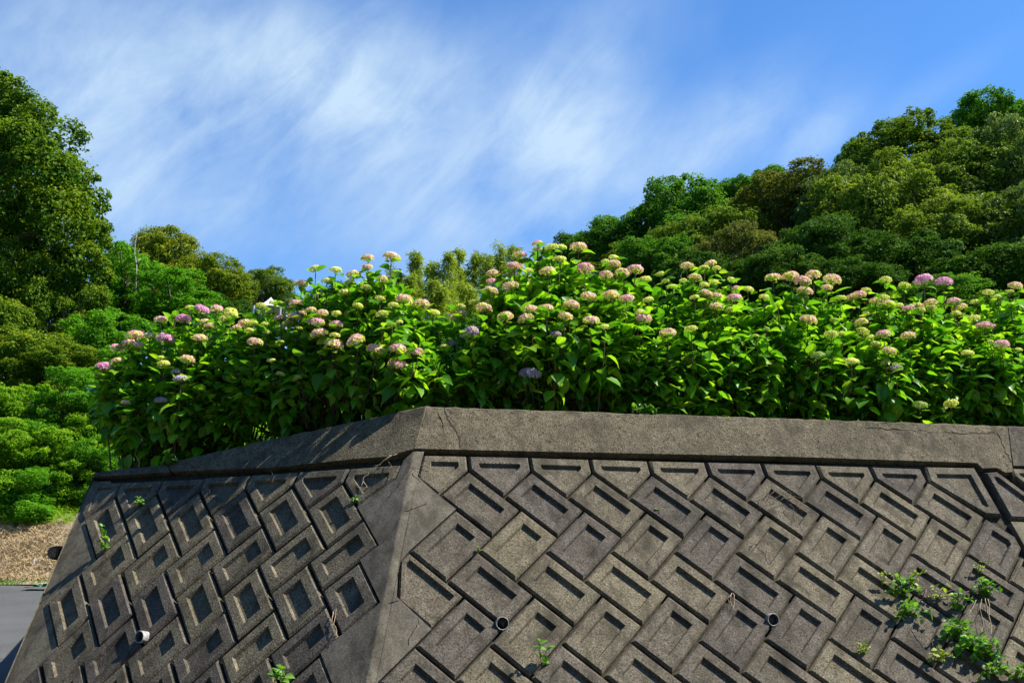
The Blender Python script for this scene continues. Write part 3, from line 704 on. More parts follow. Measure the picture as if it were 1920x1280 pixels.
BUSHES = [(183, 505, 'low spreading hydrangea bush at the left end, with the deepest pink heads'),
          (505, 838, 'tall hydrangea bush left of the wall corner, two high heads against the sky'),
          (838, 1232, 'tallest hydrangea bush, right of the wall corner, pink heads over its dark front'),
          (1232, 1412, 'hydrangea bush with bright leafy shoots reaching down to the coping'),
          (1412, 1612, 'hydrangea bush topped by a row of five close pale pink heads'),
          (1612, 1800, 'hydrangea bush with two deep pink heads standing side by side on top'),
          (1800, 2140, 'hydrangea bush cut by the right edge of the picture')]
leaf_total = 0
for bi, (x0, x1, lab) in enumerate(BUSHES):
    br = np.random.default_rng(100+bi)
    xm = 0.5*(x0+x1); root = at(xm, np.interp(xm, BOTX, BOTY), wall_Y(xm, 780)+0.75)
    bush = thing('hydrangea_bush', root, lab, 'hydrangea', 'hydrangea bushes along the wall top')
    tips = []                                  # (tip, flowering, lushness)
    for hx, hy, hw, hk in heads:
        if x0 <= hx < x1:
            p, tt = mound_point(hx, hy+hw*0.2, -0.09+0.03*br.random())
            depth = p[1]; w_m = hw*depth/FPX*1.03
            up = np.array([br.normal(0, 0.16), br.normal(-0.14, 0.12), 1.0]); up /= np.linalg.norm(up)
            o = obj('flower_head', HEADS[hk][br.integers(4)], bush, p-up*w_m*0.16)
            o.rotation_euler = (Vector(up).to_track_quat('Z', 'Y') @ Matrix.Rotation(br.uniform(0, 6.28), 4, 'Z').to_quaternion()).to_euler()
            o.scale = (w_m, w_m, w_m*br.uniform(0.95, 1.15))
            tips.append((p-up*w_m*0.2, True))
    width = (x1-x0)/275.0
    nsh = int(width*250)
    for _ in range(nsh):                       # leafy shoots over the front, the top and inside
        px = br.uniform(x0+(8 if bi == 0 else 16 if bi == 2 else -6), x1+(-14 if bi == 1 else 6)); top = np.interp(px, TOPX, TOPY)+34; bot = np.interp(px, BOTX, BOTY)
        u = br.random(); py = bot-6-(bot-top-6)*u**0.85
        p, tt = mound_point(px, py, 0.06+br.exponential(0.12)); tips.append((p, False))
    for _ in range(int(width*110)):            # the back of the mound
        px = br.uniform(x0+(25 if bi == 2 else 0), x1-(25 if bi == 1 else 0)); top = np.interp(px, TOPX, TOPY)+36; bot = np.interp(px, BOTX, BOTY)
        s = br.random(); py = top+(bot-top)*s**1.5*0.9
        ridge, _t = mound_point(px, top); q = at(px, py, ridge[1]); q[1] += 0.15+0.85*s**0.6+br.normal(0, 0.06); tips.append((q, False))
    pos, D, Nn, sc = [], [], [], []
    stems = Join(); 
    for p, fl in tips:
        base = np.array([root[0]+(p[0]-root[0])*0.72, root[1]+(p[1]-root[1])*0.55, root[2]-0.08])
        base[0] += br.normal(0, 0.05)
        lean = (p-base); hgt = max(lean[2], 0.05)
        ax = np.array([lean[0]*0.45, lean[1]*0.45-0.04, hgt*0.9+0.12]); ax /= np.linalg.norm(ax)
        nodes = [0.015, 0.075, 0.15, 0.235, 0.33] if fl else [0.0, 0.03, 0.085, 0.155, 0.24]
        a0 = br.uniform(0, math.pi)
        for k, dn in enumerate(nodes[:(5 if hgt > 0.3 else 3)]):
            c = p-ax*dn*br.uniform(0.9, 1.15)
            if c[2] < root[2]-0.08: continue
            for sgn in (0, math.pi):
                a = a0+k*math.pi/2+sgn+br.normal(0, 0.25)
                el = (0.50 if not fl else 0.25)-0.22*k+br.normal(0, 0.30)-0.55*max(0.0, 0.7-hgt)
                if not fl and k == 0: el = 1.0+br.normal(0, 0.2)
                d = np.array([math.cos(a)*math.cos(el), math.sin(a)*math.cos(el), math.sin(el)])
                nn = np.array([-math.cos(a)*math.sin(el), -math.sin(a)*math.sin(el), math.cos(el)])+br.normal(0, 0.28, 3)
                size = (0.122 if fl else 0.110)*br.uniform(0.58, 1.22)*(0.62 if (k == 0 and not fl) else (0.72 if k == 0 else 1.0))
                pos.append(c+d*0.02); D.append(d); Nn.append(nn); sc.append(size)
        if fl or br.random() < 0.4:
            mid = (p-ax*0.35*min(1, hgt)); mid2 = mid*0.5+base*0.5+np.array([0, 0, 0.06])
            V, F = tube([p, p-ax*0.12*min(1, hgt), mid, mid2, base], [0.0034, 0.0036, 0.0042, 0.0055, 0.0075], 5, False); stems.add(V, F)
    pos = np.array(pos); D = np.array(D); Nn = np.array(Nn); sc = np.array(sc); Rm = frames(D, Nn); var = br.integers(0, len(LEAVES), len(pos)); tv = br.random(len(pos))
    # keep leaves clear of the concrete in front of the mound
    ctr = pos+D*sc[:, None]*0.5
    fr = np.array([(c-FR.P(hipT))@FR.n > -0.05 and (c-FL.o)@FL.n > -0.05 and c[2] < 2.66 for c in ctr])
    ok = ~fr; pos, Rm, sc, var, tv, ctr = pos[ok], Rm[ok], sc[ok], var[ok], tv[ok], ctr[ok]
    # the leaves that show largest from the road become parts of their own
    qx, qy, qz = project(ctr); cell = 13; key = (np.floor(qx/cell)*10000+np.floor(qy/cell)).astype(np.int64)
    facing = np.abs(np.einsum('ni,ni->n', Rm[:, :, 2], (ctr-CAM)/np.linalg.norm(ctr-CAM, axis=1, keepdims=True)))
    order = np.argsort(qz); seen = set(); front = []
    for i in order:
        if key[i] in seen: continue
        seen.add(key[i]); front.append(i)
    front = np.array(front); area = (sc[front]/qz[front])**2*(0.15+facing[front])
    inframe = (qx[front] < 1935) & (qx[front] > -10)
    area = np.where(inframe, area, 0); single = front[np.argsort(-area)[:300]]
    msk = np.ones(len(pos), bool); msk[single] = False
    rv = Vector(root)
    for i in single:
        o = bpy.data.objects.new('leaf', leaf_mesh(int(var[i]), 'hyd_leaf')); col.objects.link(o); o.parent = bush
        Mx = Matrix([list(r) for r in (Rm[i]*sc[i])]).to_4x4(); Mx.translation = Vector(pos[i])-rv; o.matrix_basis = Mx
    rest = leaves_joined('leaves', pos[msk], Rm[msk], sc[msk], var[msk], 'hyd_leaf', np.array(root), tv[msk])
    obj('leaves', rest, bush, root, kind='stuff')
    obj('stems', stems.mesh('stems', M['wood_stem'], root), bush, root, kind='stuff')
    leaf_total += len(pos)
print('hydrangea leaves', leaf_total, 'blocks', n_block[0], 'heads', len(heads))

# ------------------------------------------------------------------ trees
def crown_cloud(clumps, leaf, cover, r, elong=1.7, up=0.5, droop=0.0, flat=0.82):
    """leafy shells round clump centres: (V, F, tint)"""
    big_n = len(clumps); clumps = list(clumps)
    for c in clumps[:big_n]:
        for _ in range(9):
            d = r.normal(0, 1, 3); d[2] = abs(d[2])*0.8 if r.random() < 0.75 else d[2]; d /= np.linalg.norm(d)
            q = np.array(c[:3])+d*c[3]*r.uniform(0.78, 1.02)*np.array([1, 1, 0.85]); clumps.append((*q, c[3]*r.uniform(0.24, 0.46)))
    C = np.array([c[:3] for c in clumps], float); RR = np.array([c[3] for c in clumps], float)
    P_, N_, T_ = [], [], []
    for i in range(len(C)):
        n = int((0.62 if i < big_n else 0.8)*cover*4*math.pi*RR[i]**2/(leaf*leaf*0.55))
        d = r.normal(0, 1, (n, 3)); d /= np.linalg.norm(d, axis=1, keepdims=True)
        w1, w2, w3 = r.normal(0, 5.5, (3, 3)); f1, f2, f3 = r.uniform(0, 6.28, 3)
        lump = np.sin(d@w1+f1)*np.sin(d@w2+f2)+0.6*np.sin((d@w3)*1.9+f3)
        rad = RR[i]*(1.03-np.abs(r.normal(0, 0.18, n)))*(1+0.20*lump)
        p = C[i]+d*rad[:, None]*np.array([1, 1, flat])*r.uniform(0.8, 1.2, 3)
        keep = np.ones(n, bool)
        for j in range(big_n):
            if j != i: keep &= np.linalg.norm((p-C[j])/np.array([1, 1, flat]), axis=1) > RR[j]*0.72
        p, d = p[keep], d[keep]
        P_.append(p); N_.append(d); T_.append(np.clip(r.normal(0.34+r.normal(0, 0.10), 0.11, len(p))+0.34*np.clip(d[:, 2], -0.6, 1), 0, 0.98))  # yellow-lit tops and shaded undersides of the clumps painted into the leaf tint
    p = np.concatenate(P_); nn = np.concatenate(N_); tv = np.concatenate(T_); n = len(p)
    nn = nn*0.8+np.array([0, 0, up])+r.normal(0, 0.5, (n, 3)); nn /= np.linalg.norm(nn, axis=1, keepdims=True)
    a = r.normal(0, 1, (n, 3)); a[:, 2] -= droop; a = a-nn*np.einsum('ni,ni->n', a, nn)[:, None]; a /= np.linalg.norm(a, axis=1, keepdims=True); b = np.cross(nn, a)
    s = leaf*r.uniform(0.65, 1.25, n)[:, None]; w = s/elong/2*1.1
    V = np.stack([p-a*s*0.5, p+b*w+nn*s*0.12, p+a*s*0.5-nn*s*0.08, p-b*w+nn*s*0.12], 1).reshape(-1, 3)
    base = np.arange(n)*4
    F = np.stack([base, base+2, base+1, base, base+3, base+2], 1).reshape(-1, 3)
    return V, F, np.repeat(tv, 4)
def ball_clumps(r, n, rx, rz, cr):
    out = []
    for k in range(n):
        th = math.acos(1-1.65*(k+0.5)/n); ph = k*2.39996+r.normal(0, 0.3)
        f = r.uniform(0.62, 0.86)
        out.append((rx*f*math.sin(th)*math.cos(ph), rx*f*math.sin(th)*math.sin(ph), rz*f*math.cos(th), cr*r.uniform(0.5, 1.3)))
    out.append((0, 0, 0, rx*0.55)); return out
def loose_clumps(r, n, rx, rz, cr):
    """irregular layered sprays instead of a ball"""
    out = []
    for k in range(n):
        d = r.normal(0, 1, 3); d /= np.linalg.norm(d); f = r.uniform(0.25, 1.0)**0.5*r.uniform(0.75, 1.12)
        out.append((rx*f*d[0], rx*f*d[1], rz*f*d[2], cr*r.uniform(0.4, 1.25)))
    out.append((0, 0, -0.2, rx*0.5)); return out
CROWN = {}
def crown_variants(kind, n, nc, cr, leaf, cover, clumper=ball_clumps, **k):
    CROWN[kind] = []
    for q in range(n):
        r = np.random.default_rng(500+37*q+sum(map(ord, kind)))
        cl = clumper(r, nc, 2.0, 1.75, cr)+[(1.45*math.cos(2.1*j+q), 1.45*math.sin(2.1*j+q), -1.35-0.5*(j % 3), 0.85*r.uniform(0.8, 1.2)) for j in range(7)]; V, F, T = crown_cloud(cl, leaf, cover, r, **k)
        lim = Join()
        for c in cl[:-1:2]:
            e = np.array(c[:3]); V2, F2 = tube([(0, 0, -1.9), e*0.4+np.array([0, 0, -0.5]), e*0.92], [0.10, 0.06, 0.02], 5, False); lim.add(V2, F2)
        V2, F2 = tube([(0.05, 0, -5.2), (0, 0.04, -3.2), (0, 0, -1.8)], [0.24, 0.18, 0.12], 8, False); lim.add(V2, F2)
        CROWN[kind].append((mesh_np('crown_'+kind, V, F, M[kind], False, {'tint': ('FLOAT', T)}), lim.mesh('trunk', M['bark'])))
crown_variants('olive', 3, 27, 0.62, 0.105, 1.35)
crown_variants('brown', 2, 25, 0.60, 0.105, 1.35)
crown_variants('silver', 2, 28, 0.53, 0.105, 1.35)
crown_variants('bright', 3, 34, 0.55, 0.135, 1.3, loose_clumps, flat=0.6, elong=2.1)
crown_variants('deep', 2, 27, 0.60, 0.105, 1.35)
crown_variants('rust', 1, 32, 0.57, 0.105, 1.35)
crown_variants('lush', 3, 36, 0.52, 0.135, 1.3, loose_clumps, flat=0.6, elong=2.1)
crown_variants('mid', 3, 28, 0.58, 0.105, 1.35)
ground_pts = []
def tree(name, px, py, rx, ry, Y, kind, v, label, cat='tree', group=None, rot=None, below=None):
    c = at(px, py, Y); dist = Y; ra = rx/FPX*dist*1.05; rz = ry/FPX*dist*1.05; sx, sz = ra/2.0, rz/1.75
    base_z = c[2]-(5.2*sz if below is None else below)
    me, tr = CROWN[kind][v % len(CROWN[kind])]
    root = thing(name, (c[0], c[1], base_z), label, cat, group)
    o = obj('crown', me, root, c); o.scale = (sx, sx, sz); o.rotation_euler = (0, 0, (px*0.37+py) % 6.28 if rot is None else rot)
    o2 = obj('trunk', tr, root, c); o2.scale = (sx, sx, sz if below is None else max(sz*0.6, below/5.2)); o2.rotation_euler = o.rotation_euler
    ground_pts.append((c[0], c[1]+0.3, base_z+0.25)); return root
G_R = 'trees on the wooded hillside'
RT = [  # px, py, rx, ry, distance, kind, label
 (1085,478,55,42,56,'deep','small dark tree at the low left end of the hillside'),
 (1160,452,72,48,53,'mid','green tree low on the ridge, just left of its first peak'),
 (1275,395,80,58,51,'mid','pointed bright green tree forming the first peak of the ridge'),
 (1395,372,62,40,52,'mid','green tree on the ridge left of the brown crown'),
 (1450,345,42,32,54,'mid','small green treetop on the ridge above the brown crown'),
 (1330,455,86,52,44,'olive','round olive tree below the pointed green peak'),
 (1490,370,88,52,45,'brown','broad brown crown on the ridge'),
 (1395,485,66,58,39,'brown','brown olive tree standing just above the hydrangeas'),
 (1572,385,70,66,42,'silver','grey leaved tree with glinting leaves, beside the brown crown'),
 (1625,305,42,48,50,'mid','narrow dark green tree on the steep step of the ridge'),
 (1700,282,95,55,46,'olive','broad yellowish olive crown high on the ridge'),
 (1862,228,72,48,48,'mid','deep green tree at the top of the ridge'),
 (1905,300,70,80,41,'silver','silvery tree high at the right edge of the picture'),
 (1665,385,98,82,40,'olive','large olive tree below the high yellowish crown'),
 (1790,345,92,72,42,'olive','olive tree between the yellowish crown and the silvery tree'),
 (1800,445,98,70,36,'olive','dark olive tree in the middle of the right slope'),
 (1905,430,80,72,35,'silver','greyish tree at the right edge, half way down the slope'),
 (1545,478,78,66,37,'deep','dark tree in the hollow below the grey leaved tree'),
 (1680,495,92,56,32,'deep','dark shaded tree behind the two deep pink heads'),
 (1850,520,95,52,30,'deep','dark shaded tree low on the right slope'),
 (1245,488,70,44,42,'mid','green tree low behind the tallest hydrangea'),
 (1460,520,70,48,33,'deep','dark shaded tree behind the row of five heads'),
 (1310,520,70,46,38,'deep','dark shaded tree behind the bright leafy bush'),
 (1990,250,80,80,44,'olive','olive tree just outside the right edge'),
 (2010,400,90,90,36,'deep','dark tree just outside the right edge'),
 (1180,500,60,36,46,'olive','small olive tree right behind the tallest flower heads'),
 (1100,515,60,36,50,'deep','low dark tree behind the tallest hydrangea'),
 (1600,540,80,45,30,'deep','lowest dark tree behind the middle hydrangeas'),
 (1765,560,80,40,27,'mid','leafy green undergrowth tree at the foot of the slope'),
]
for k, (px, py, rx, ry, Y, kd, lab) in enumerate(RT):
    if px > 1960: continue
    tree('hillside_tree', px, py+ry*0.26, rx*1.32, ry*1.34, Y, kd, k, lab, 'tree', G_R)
LT = [
 (300,505,88,75,42,'rust',0,'domed rust-tinged tree behind the bright green trees'),
 (385,540,80,62,40,'rust',0,'lower rust-tinged crown sloping down from the domed tree'),
 (500,550,62,46,46,'olive',1,'dark olive tree in front of which a white canopy shows'),
 (440,560,46,44,44,'olive',2,'small olive tree between the rusty crowns and the white canopy'),
 (235,520,80,72,27,'bright',0,'bright green tree beside the tall evergreen'),
 (330,575,92,66,26,'bright',1,'bright green tree above the deep pink flower heads'),
 (205,635,85,70,23,'bright',2,'bright green tree low behind the left end of the hydrangeas'),
 (120,590,90,90,25,'evergreen',0,'dark shaded tree under the tall evergreen'),
 (5,560,95,110,24.5,'evergreen',0,'shaded tree filling the gap below the tall evergreen at the left edge'),
 (-60,640,110,110,23,'evergreen',1,'dark tree cut by the left edge below the tall evergreen'),
 (30,700,110,90,21,'evergreen',1,'dark green tree below the tall evergreen at the left edge'),
 (420,600,70,45,30,'deep',0,'dark low tree behind the left hydrangea heads'),
 (840,665,95,80,21,'mid',1,'low green tree behind the gap between the two tallest hydrangeas'),
 (640,575,70,40,44,'deep',1,'low dark tree behind the tall hydrangea left of the corner'),
]
crown_variants('evergreen', 2, 32, 0.52, 0.105, 1.35)
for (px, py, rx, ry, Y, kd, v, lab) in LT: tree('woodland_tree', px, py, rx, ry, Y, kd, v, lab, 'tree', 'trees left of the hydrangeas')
# the tall evergreen
CL = [(5,170,42,0),(-40,150,60,.6),(55,222,52,0),(108,262,50,.3),(30,280,62,-.6),(85,320,58,-.8),(140,335,46,0),(165,385,40,.2),(120,400,56,-.7),(172,440,40,.3),(150,490,44,-.2),
      (20,380,66,-.6),(-40,300,80,-.2),(-60,220,80,.8),(-90,400,100,.4),(60,450,60,.6),(100,520,52,.2),(0,480,70,.9),(-60,540,90,.6),(170,520,36,.5),(55,560,60,.5),(-120,280,90,1.5),(-140,480,110,1.5),(60,360,80,1.2),(0,240,80,1.2),(-30,330,120,1.4),(-40,470,130,1.4),(90,430,90,1.5),(110,350,50,1.0)]
Y0 = 25.0; cen = at(0, 420, Y0)
cl = []
for px, py, rp, dz in CL:
    p = at(px, py, Y0+dz*1.6); cl.append((*(p-cen), rp/FPX*Y0*1.0))
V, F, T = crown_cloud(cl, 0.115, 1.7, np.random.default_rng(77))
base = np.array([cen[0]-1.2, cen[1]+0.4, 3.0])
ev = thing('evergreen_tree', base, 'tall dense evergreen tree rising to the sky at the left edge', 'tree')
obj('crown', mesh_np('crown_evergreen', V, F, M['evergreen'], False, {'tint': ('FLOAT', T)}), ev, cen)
lim = Join(); tb = base-cen
V2, F2 = tube([tb, tb*0.5+np.array([0.1, 0, 0]), np.array([-0.6, 0.4, 1.0]), np.array([-0.5, 0.5, 2.6])], [0.32, 0.26, 0.17, 0.06], 8, False); lim.add(V2, F2)
for c in cl[::2]:
    e = np.array(c[:3]); s = np.array([-0.8, 0.4, min(e[2]-0.6, 1.2)]); V2, F2 = tube([s, s*0.45+e*0.55+np.array([0, 0, -0.15]), e], [0.09, 0.06, 0.02], 5, False); lim.add(V2, F2)
obj('trunk', lim.mesh('trunk', M['bark']), ev, cen)
ground_pts.append((base[0], base[1], base[2]+0.2))
# shrubs on the bank
SH = [(40,770,80,60,18.0,'lush',0,'bright leafy shrub at the left edge below the dark trees'),(135,755,80,58,17.5,'bright',1,'green shrub left of the lowest flower heads'),
      (195,790,70,62,17.6,'lush',1,'bright green shrub touching the left end of the hydrangeas'),(30,850,78,60,16.8,'lush',2,'yellow-green shrub at the left edge on the bank'),
      (110,845,72,58,17.2,'lush',0,'lush shrub in the middle of the bank'),(185,860,60,52,17.0,'bright',2,'green shrub right behind the end of the wall'),
      (60,925,75,50,16.5,'bright',0,'low grassy green shrub above the dry bank'),(128,900,62,45,17.0,'lush',1,'lowest bright shrub beside the end of the wall'),
      (25,940,60,34,16.8,'lush',0,'low yellow-green shrub at the left edge just above the dry bank'),(92,938,52,34,16.8,'bright',1,'small low shrub just above the dry bank'),(150,945,42,38,17.0,'lush',2,'small shrub closest to the cut log'),
      (-30,800,80,90,17.5,'lush',2,'bright shrub cut by the left edge'),(215,720,70,60,19,'bright',1,'shaded green shrub under the magenta flower head'),
      (110,690,80,55,20,'evergreen',1,'dark bush between the trees and the bright shrubs')]
for (px, py, rx, ry, Y, kd, v, lab) in SH: tree('bank_shrub', px, py, rx, ry, Y, kd, v, lab, 'shrub', 'shrubs on the bank', below=ry/FPX*Y*1.35)

# bamboo
def bamboo(px, py_top, py_bot, Y, label, seed):
    r = np.random.default_rng(seed); top = at(px, py_top, Y); bot = at(px+r.normal(0, 8), py_bot+140, Y+0.3); h = top[2]-bot[2]
    root = thing('bamboo', bot, label, 'bamboo', 'bamboo on the far slope')
    lean = r.normal(0, 0.35, 2); pts = [np.array([0, 0, 0]), np.array([top[0]-bot[0], top[1]-bot[1], h])*0.6, np.array([(top[0]-bot[0])*0.95, (top[1]-bot[1]), h*0.92]), np.array([top[0]-bot[0]+lean[0]*0.5, top[1]-bot[1]+lean[1]*0.5, h])]
    V, F = tube(pts, [0.045, 0.04, 0.02, 0.006], 6, False); obj('culm', mesh_np('culm', V, F, M['stem'], True), root, bot)
    P_, A_, T_ = [], [], []
    for k in range(130):
        tt = r.uniform(0.35, 1.0); c = pts[1]*(1-(tt-0.35)/0.65)+pts[3]*((tt-0.35)/0.65) if tt > 0.35 else pts[1]
        c = pts[0]+np.array([pts[2][0]*tt, pts[2][1]*tt, h*tt])
        if tt > 0.92: c = pts[2]+(pts[3]-pts[2])*((tt-0.92)/0.08)
        a = r.uniform(0, 6.28); ln = (0.62*(1-tt)**0.7+0.13)*r.uniform(0.6, 1.1)
        d = np.array([math.cos(a), math.sin(a), r.uniform(0.1, 0.6)])
        for j in range(34):
            s = r.random()**0.7; q = c+d*ln*s+np.array([0, 0, -0.42*ln*s*s])+r.normal(0, 0.07, 3)
            P_.append(q); A_.append(np.array([d[0]*0.6, d[1]*0.6, -0.7])+r.normal(0, 0.45, 3)); T_.append(min(0.98, max(0, r.normal(0.35+0.4*(1-tt), 0.2))))
    p = np.array(P_); a = np.array(A_); a /= np.linalg.norm(a, axis=1, keepdims=True); nn = r.normal(0, 1, p.shape); b = np.cross(a, nn); b /= np.linalg.norm(b, axis=1, keepdims=True)
    s = 0.20*r.uniform(0.7, 1.2, (len(p), 1)); V = np.stack([p, p+a*s*0.4+b*s*0.085, p+a*s, p+a*s*0.4-b*s*0.085], 1).reshape(-1, 3); bb = np.arange(len(p))*4
    F = np.stack([bb, bb+1, bb+2, bb+3], 1)
    obj('crown', mesh_np('crown_bamboo', V, F, M['bamboo'], False, {'tint': ('FLOAT', np.repeat(T_, 4))}), root, bot)
    ground_pts.append((bot[0], bot[1], bot[2]))
BB = [(742,500,600,36,'feathery bamboo just right of the highest left flower head'),(783,474,600,36,'leftmost slender pale bamboo tip against the sky'),(812,488,600,35,'second slender bamboo tip against the sky'),
      (840,476,600,35,'bamboo in the middle of the grove with a broad yellowish plume'),(862,470,600,37,'tall bamboo beside the middle plume'),(890,474,600,36,'bamboo with a plume right of the middle of the grove'),
      (912,478,600,38,'bamboo half hidden behind its neighbours near the tall hydrangea'),(940,456,600,36,'tallest bamboo, beside the tallest hydrangea'),(965,462,600,35,'bamboo plume touching the top left of the tallest hydrangea'),
      (765,520,600,34,'low yellowish bamboo at the left of the grove'),(825,528,600,34,'low yellow bamboo in the middle of the grove'),(880,530,600,33,'low bamboo above the gap between the hydrangeas')]
for k, (px, a, b, Y, lab) in enumerate(BB): bamboo(px, a, b, Y, lab, 900+k)

# bare dead tree and white canopy
b0 = at(253, 560, 25.3); dt = thing('dead_tree', b0, 'bare pale dead tree standing in front of the domed rusty tree', 'dead tree')
P3 = lambda x, y: at(x, y, 25.3)-b0
V, F = tube([(0, 0, 0), P3(256, 500), P3(252, 470), P3(256, 440)], [0.026, 0.018, 0.011, 0.004], 7); obj('trunk', mesh_np('trunk', V, F, M['dead_wood'], True), dt, b0)
for pts, rr in (([P3(254, 497), P3(259, 490), P3(264, 484)], 0.04), ([P3(253, 480), P3(259, 473), P3(262, 466)], 0.022), ([P3(254, 455), P3(259, 449), P3(262, 445)], 0.016), ([P3(254, 458), P3(250, 450), P3(249, 445)], 0.016)):
    V, F = tube(pts, [rr*0.6, rr*0.42, rr*0.18], 6); obj('branch', mesh_np('branch', V, F, M['dead_wood'], True), dt, b0)
c0 = at(508, 557, 22); cn = thing('canopy', c0+np.array([0, 0, -2.4]), 'white peaked fabric canopy half hidden behind the hydrangeas', 'canopy')
V = []; F = []; sg = 16; rg = [(0.0, 0.0), (0.04, -0.05), (0.16, -0.17), (0.36, -0.30), (0.62, -0.44)]
for rr, z in rg:
    for k in range(sg):
        an = 2*math.pi*(k+0.5)/sg; q = 1/max(abs(math.cos(an)), abs(math.sin(an)))
        V.append((rr*math.cos(an)*q*0.85, rr*math.sin(an)*q*0.85, z-(0.03*(1-math.cos(4*an)) if rr > 0.3 else 0)))
for i in range(len(rg)-1):
    for k in range(sg): F.append([i*sg+k, i*sg+(k+1) % sg, (i+1)*sg+(k+1) % sg, (i+1)*sg+k])
V = [(a*0.62, b*0.62, c*0.62) for a, b, c in V]
obj('roof', mesh_np('roof', V, F, M['canopy_white'], True), cn, c0)
for sx in (-1, 1):
    for sy in (-1, 1):
        V, F = tube([(0.3*sx, 0.3*sy, -0.28), (0.3*sx, 0.3*sy, -2.4)], [0.03, 0.03], 8); obj('post', mesh_np('post', V, F, M['steel']), cn, c0)
ground_pts.append((c0[0], c0[1], c0[2]-2.4))

# hillside under the trees
anch = [(-14, 15.4, 1.62), (-10, 15.4, 1.62), (-6, 15.4, 1.62), (-3.6, 15.0, 1.6), (-12, 16.2, 2.3), (-8, 16.2, 2.3), (-5, 16.2, 2.3), (-30, 16, 1.7), (-22, 16, 1.7), (-3, 10.5, 2.2), (0, 10.6, 2.55), (4, 10.6, 2.55), (8, 10.6, 2.6), (14, 11, 2.6), (20, 12, 3),
        (0, 18, 2.9), (5, 18, 3.2), (-20, 40, 6), (-30, 60, 8), (0, 75, 8), (30, 60, 22), (45, 45, 22), (40, 25, 10), (20, 75, 16), (-60, 40, 6), (60, 80, 24)]
GP = np.array(ground_pts+anch)
xs = np.arange(-46, 62, 0.9); ys = np.concatenate([np.arange(10.5, 24, 0.45), np.arange(24, 90, 1.1)])
gx, gy = np.meshgrid(xs, ys); q = np.stack([gx.ravel(), gy.ravel()], 1)
d2 = ((q[:, None, :]-GP[None, :, :2])**2).sum(2)+0.25; w = d2**-1.7; gz = (w*GP[None, :, 2]).sum(1)/w.sum(1)
edge = q[:, 1] < 15.25; gz = np.where((q[:, 0] < -2.2) & edge, GR*q[:, 1]-0.35, gz)
bank_h = np.interp(q[:, 1], [15.25, 15.5, 15.8, 16.2, 16.8, 17.6], [1.7, 1.95, 2.2, 2.4, 2.55, 3.2]); gz = np.where((q[:, 0] < -2.2) & (q[:, 1] < 17.6), np.minimum(gz, bank_h-0.16), gz)
gz += 0.05*np.sin(q[:, 0]*2.1)*np.sin(q[:, 1]*1.7)
nx, ny = len(xs), len(ys); idx = np.arange(nx*ny).reshape(ny, nx)
F = np.stack([idx[:-1, :-1], idx[:-1, 1:], idx[1:, 1:], idx[1:, :-1]], 2).reshape(-1, 4)
obj('hillside', mesh_np('hillside', np.concatenate([q, gz[:, None]], 1), F, M['forest_floor'], True), kind='structure')
# dry bank beside the road
bx = np.linspace(-16, -3.0, 60); prof = [(14.75, 0.0), (14.95, 0.12), (15.2, 0.36), (15.5, 0.62), (15.8, 0.85), (16.2, 1.02), (16.8, 1.15)]
V = []; 
for j, (y, dz) in enumerate(prof):
    for x in bx:
        V.append((x, y+0.06*math.sin(x*3.1), GR*14.8+0.012+dz+(0.05*math.sin(x*2.3+j)+rng.normal(0, 0.02) if j else 0)))
V = np.array(V); nb = len(bx); F = [[j*nb+i, j*nb+i+1, (j+1)*nb+i+1, (j+1)*nb+i] for j in range(len(prof)-1) for i in range(nb-1)]
obj('bank', mesh_np('bank', V, F, M['bank_earth'], True), kind='structure')
def grass_blades(n, x0, x1, j0, j1, hmin, hmax, seed):
    r = np.random.default_rng(seed); x = r.uniform(x0, x1, n); s = r.uniform(j0, j1, n)
    yy = np.interp(s, range(len(prof)), [p[0] for p in prof]); zz = np.interp(s, range(len(prof)), [p[1] for p in prof])+GR*14.8
    p = np.stack([x, yy, zz], 1); a = r.normal(0, 0.75, (n, 3)); a[:, 2] = np.abs(a[:, 2])+0.35; a[:, 1] -= 0.35; a /= np.linalg.norm(a, axis=1, keepdims=True)
    b = np.cross(a, r.normal(0, 1, (n, 3))); b /= np.linalg.norm(b, axis=1, keepdims=True); h = r.uniform(hmin, hmax, (n, 1)); w = 0.0045
    m = p+a*h*0.55; tp = p+a*h+np.array([0, -0.1, -0.45])*h*0.6
    V = np.stack([p-b*w, p+b*w, m+b*w*0.7, m-b*w*0.7, tp], 1).reshape(-1, 3); k = np.arange(n)*5
    F = [[a_, a_+1, a_+2, a_+3] for a_ in k]+[[a_+3, a_+2, a_+4] for a_ in k]
    return V, F, np.repeat(r.random(n), 5)
V, F, T = grass_blades(16000, -9.5, -5.0, 0.5, 4.6, 0.05, 0.14, 5)
o = obj('dry_grass', mesh_np('dry_grass', V, F, M['dry_grass']), kind='stuff'); o['label'] = 'mown dry straw-coloured grass covering the bank'; o['category'] = 'grass'
V, F, T = grass_blades(4200, -9.5, -5.0, 4.3, 6.0, 0.08, 0.40, 6)
o = obj('bank_grass', mesh_np('bank_grass', V, F, M['lush'], False, {'tint': ('FLOAT', T)}), kind='stuff'); o['label'] = 'green grass along the top of the bank'; o['category'] = 'grass'
V, F, T = grass_blades(1200, -9.5, -5.0, 0.0, 0.5, 0.03, 0.09, 8)
o = obj('verge_grass', mesh_np('verge_grass', V, F, M['weed_leaf'], False, {'tint': ('FLOAT', T)}), kind='stuff'); o['label'] = 'thin line of green grass along the road edge'; o['category'] = 'grass'

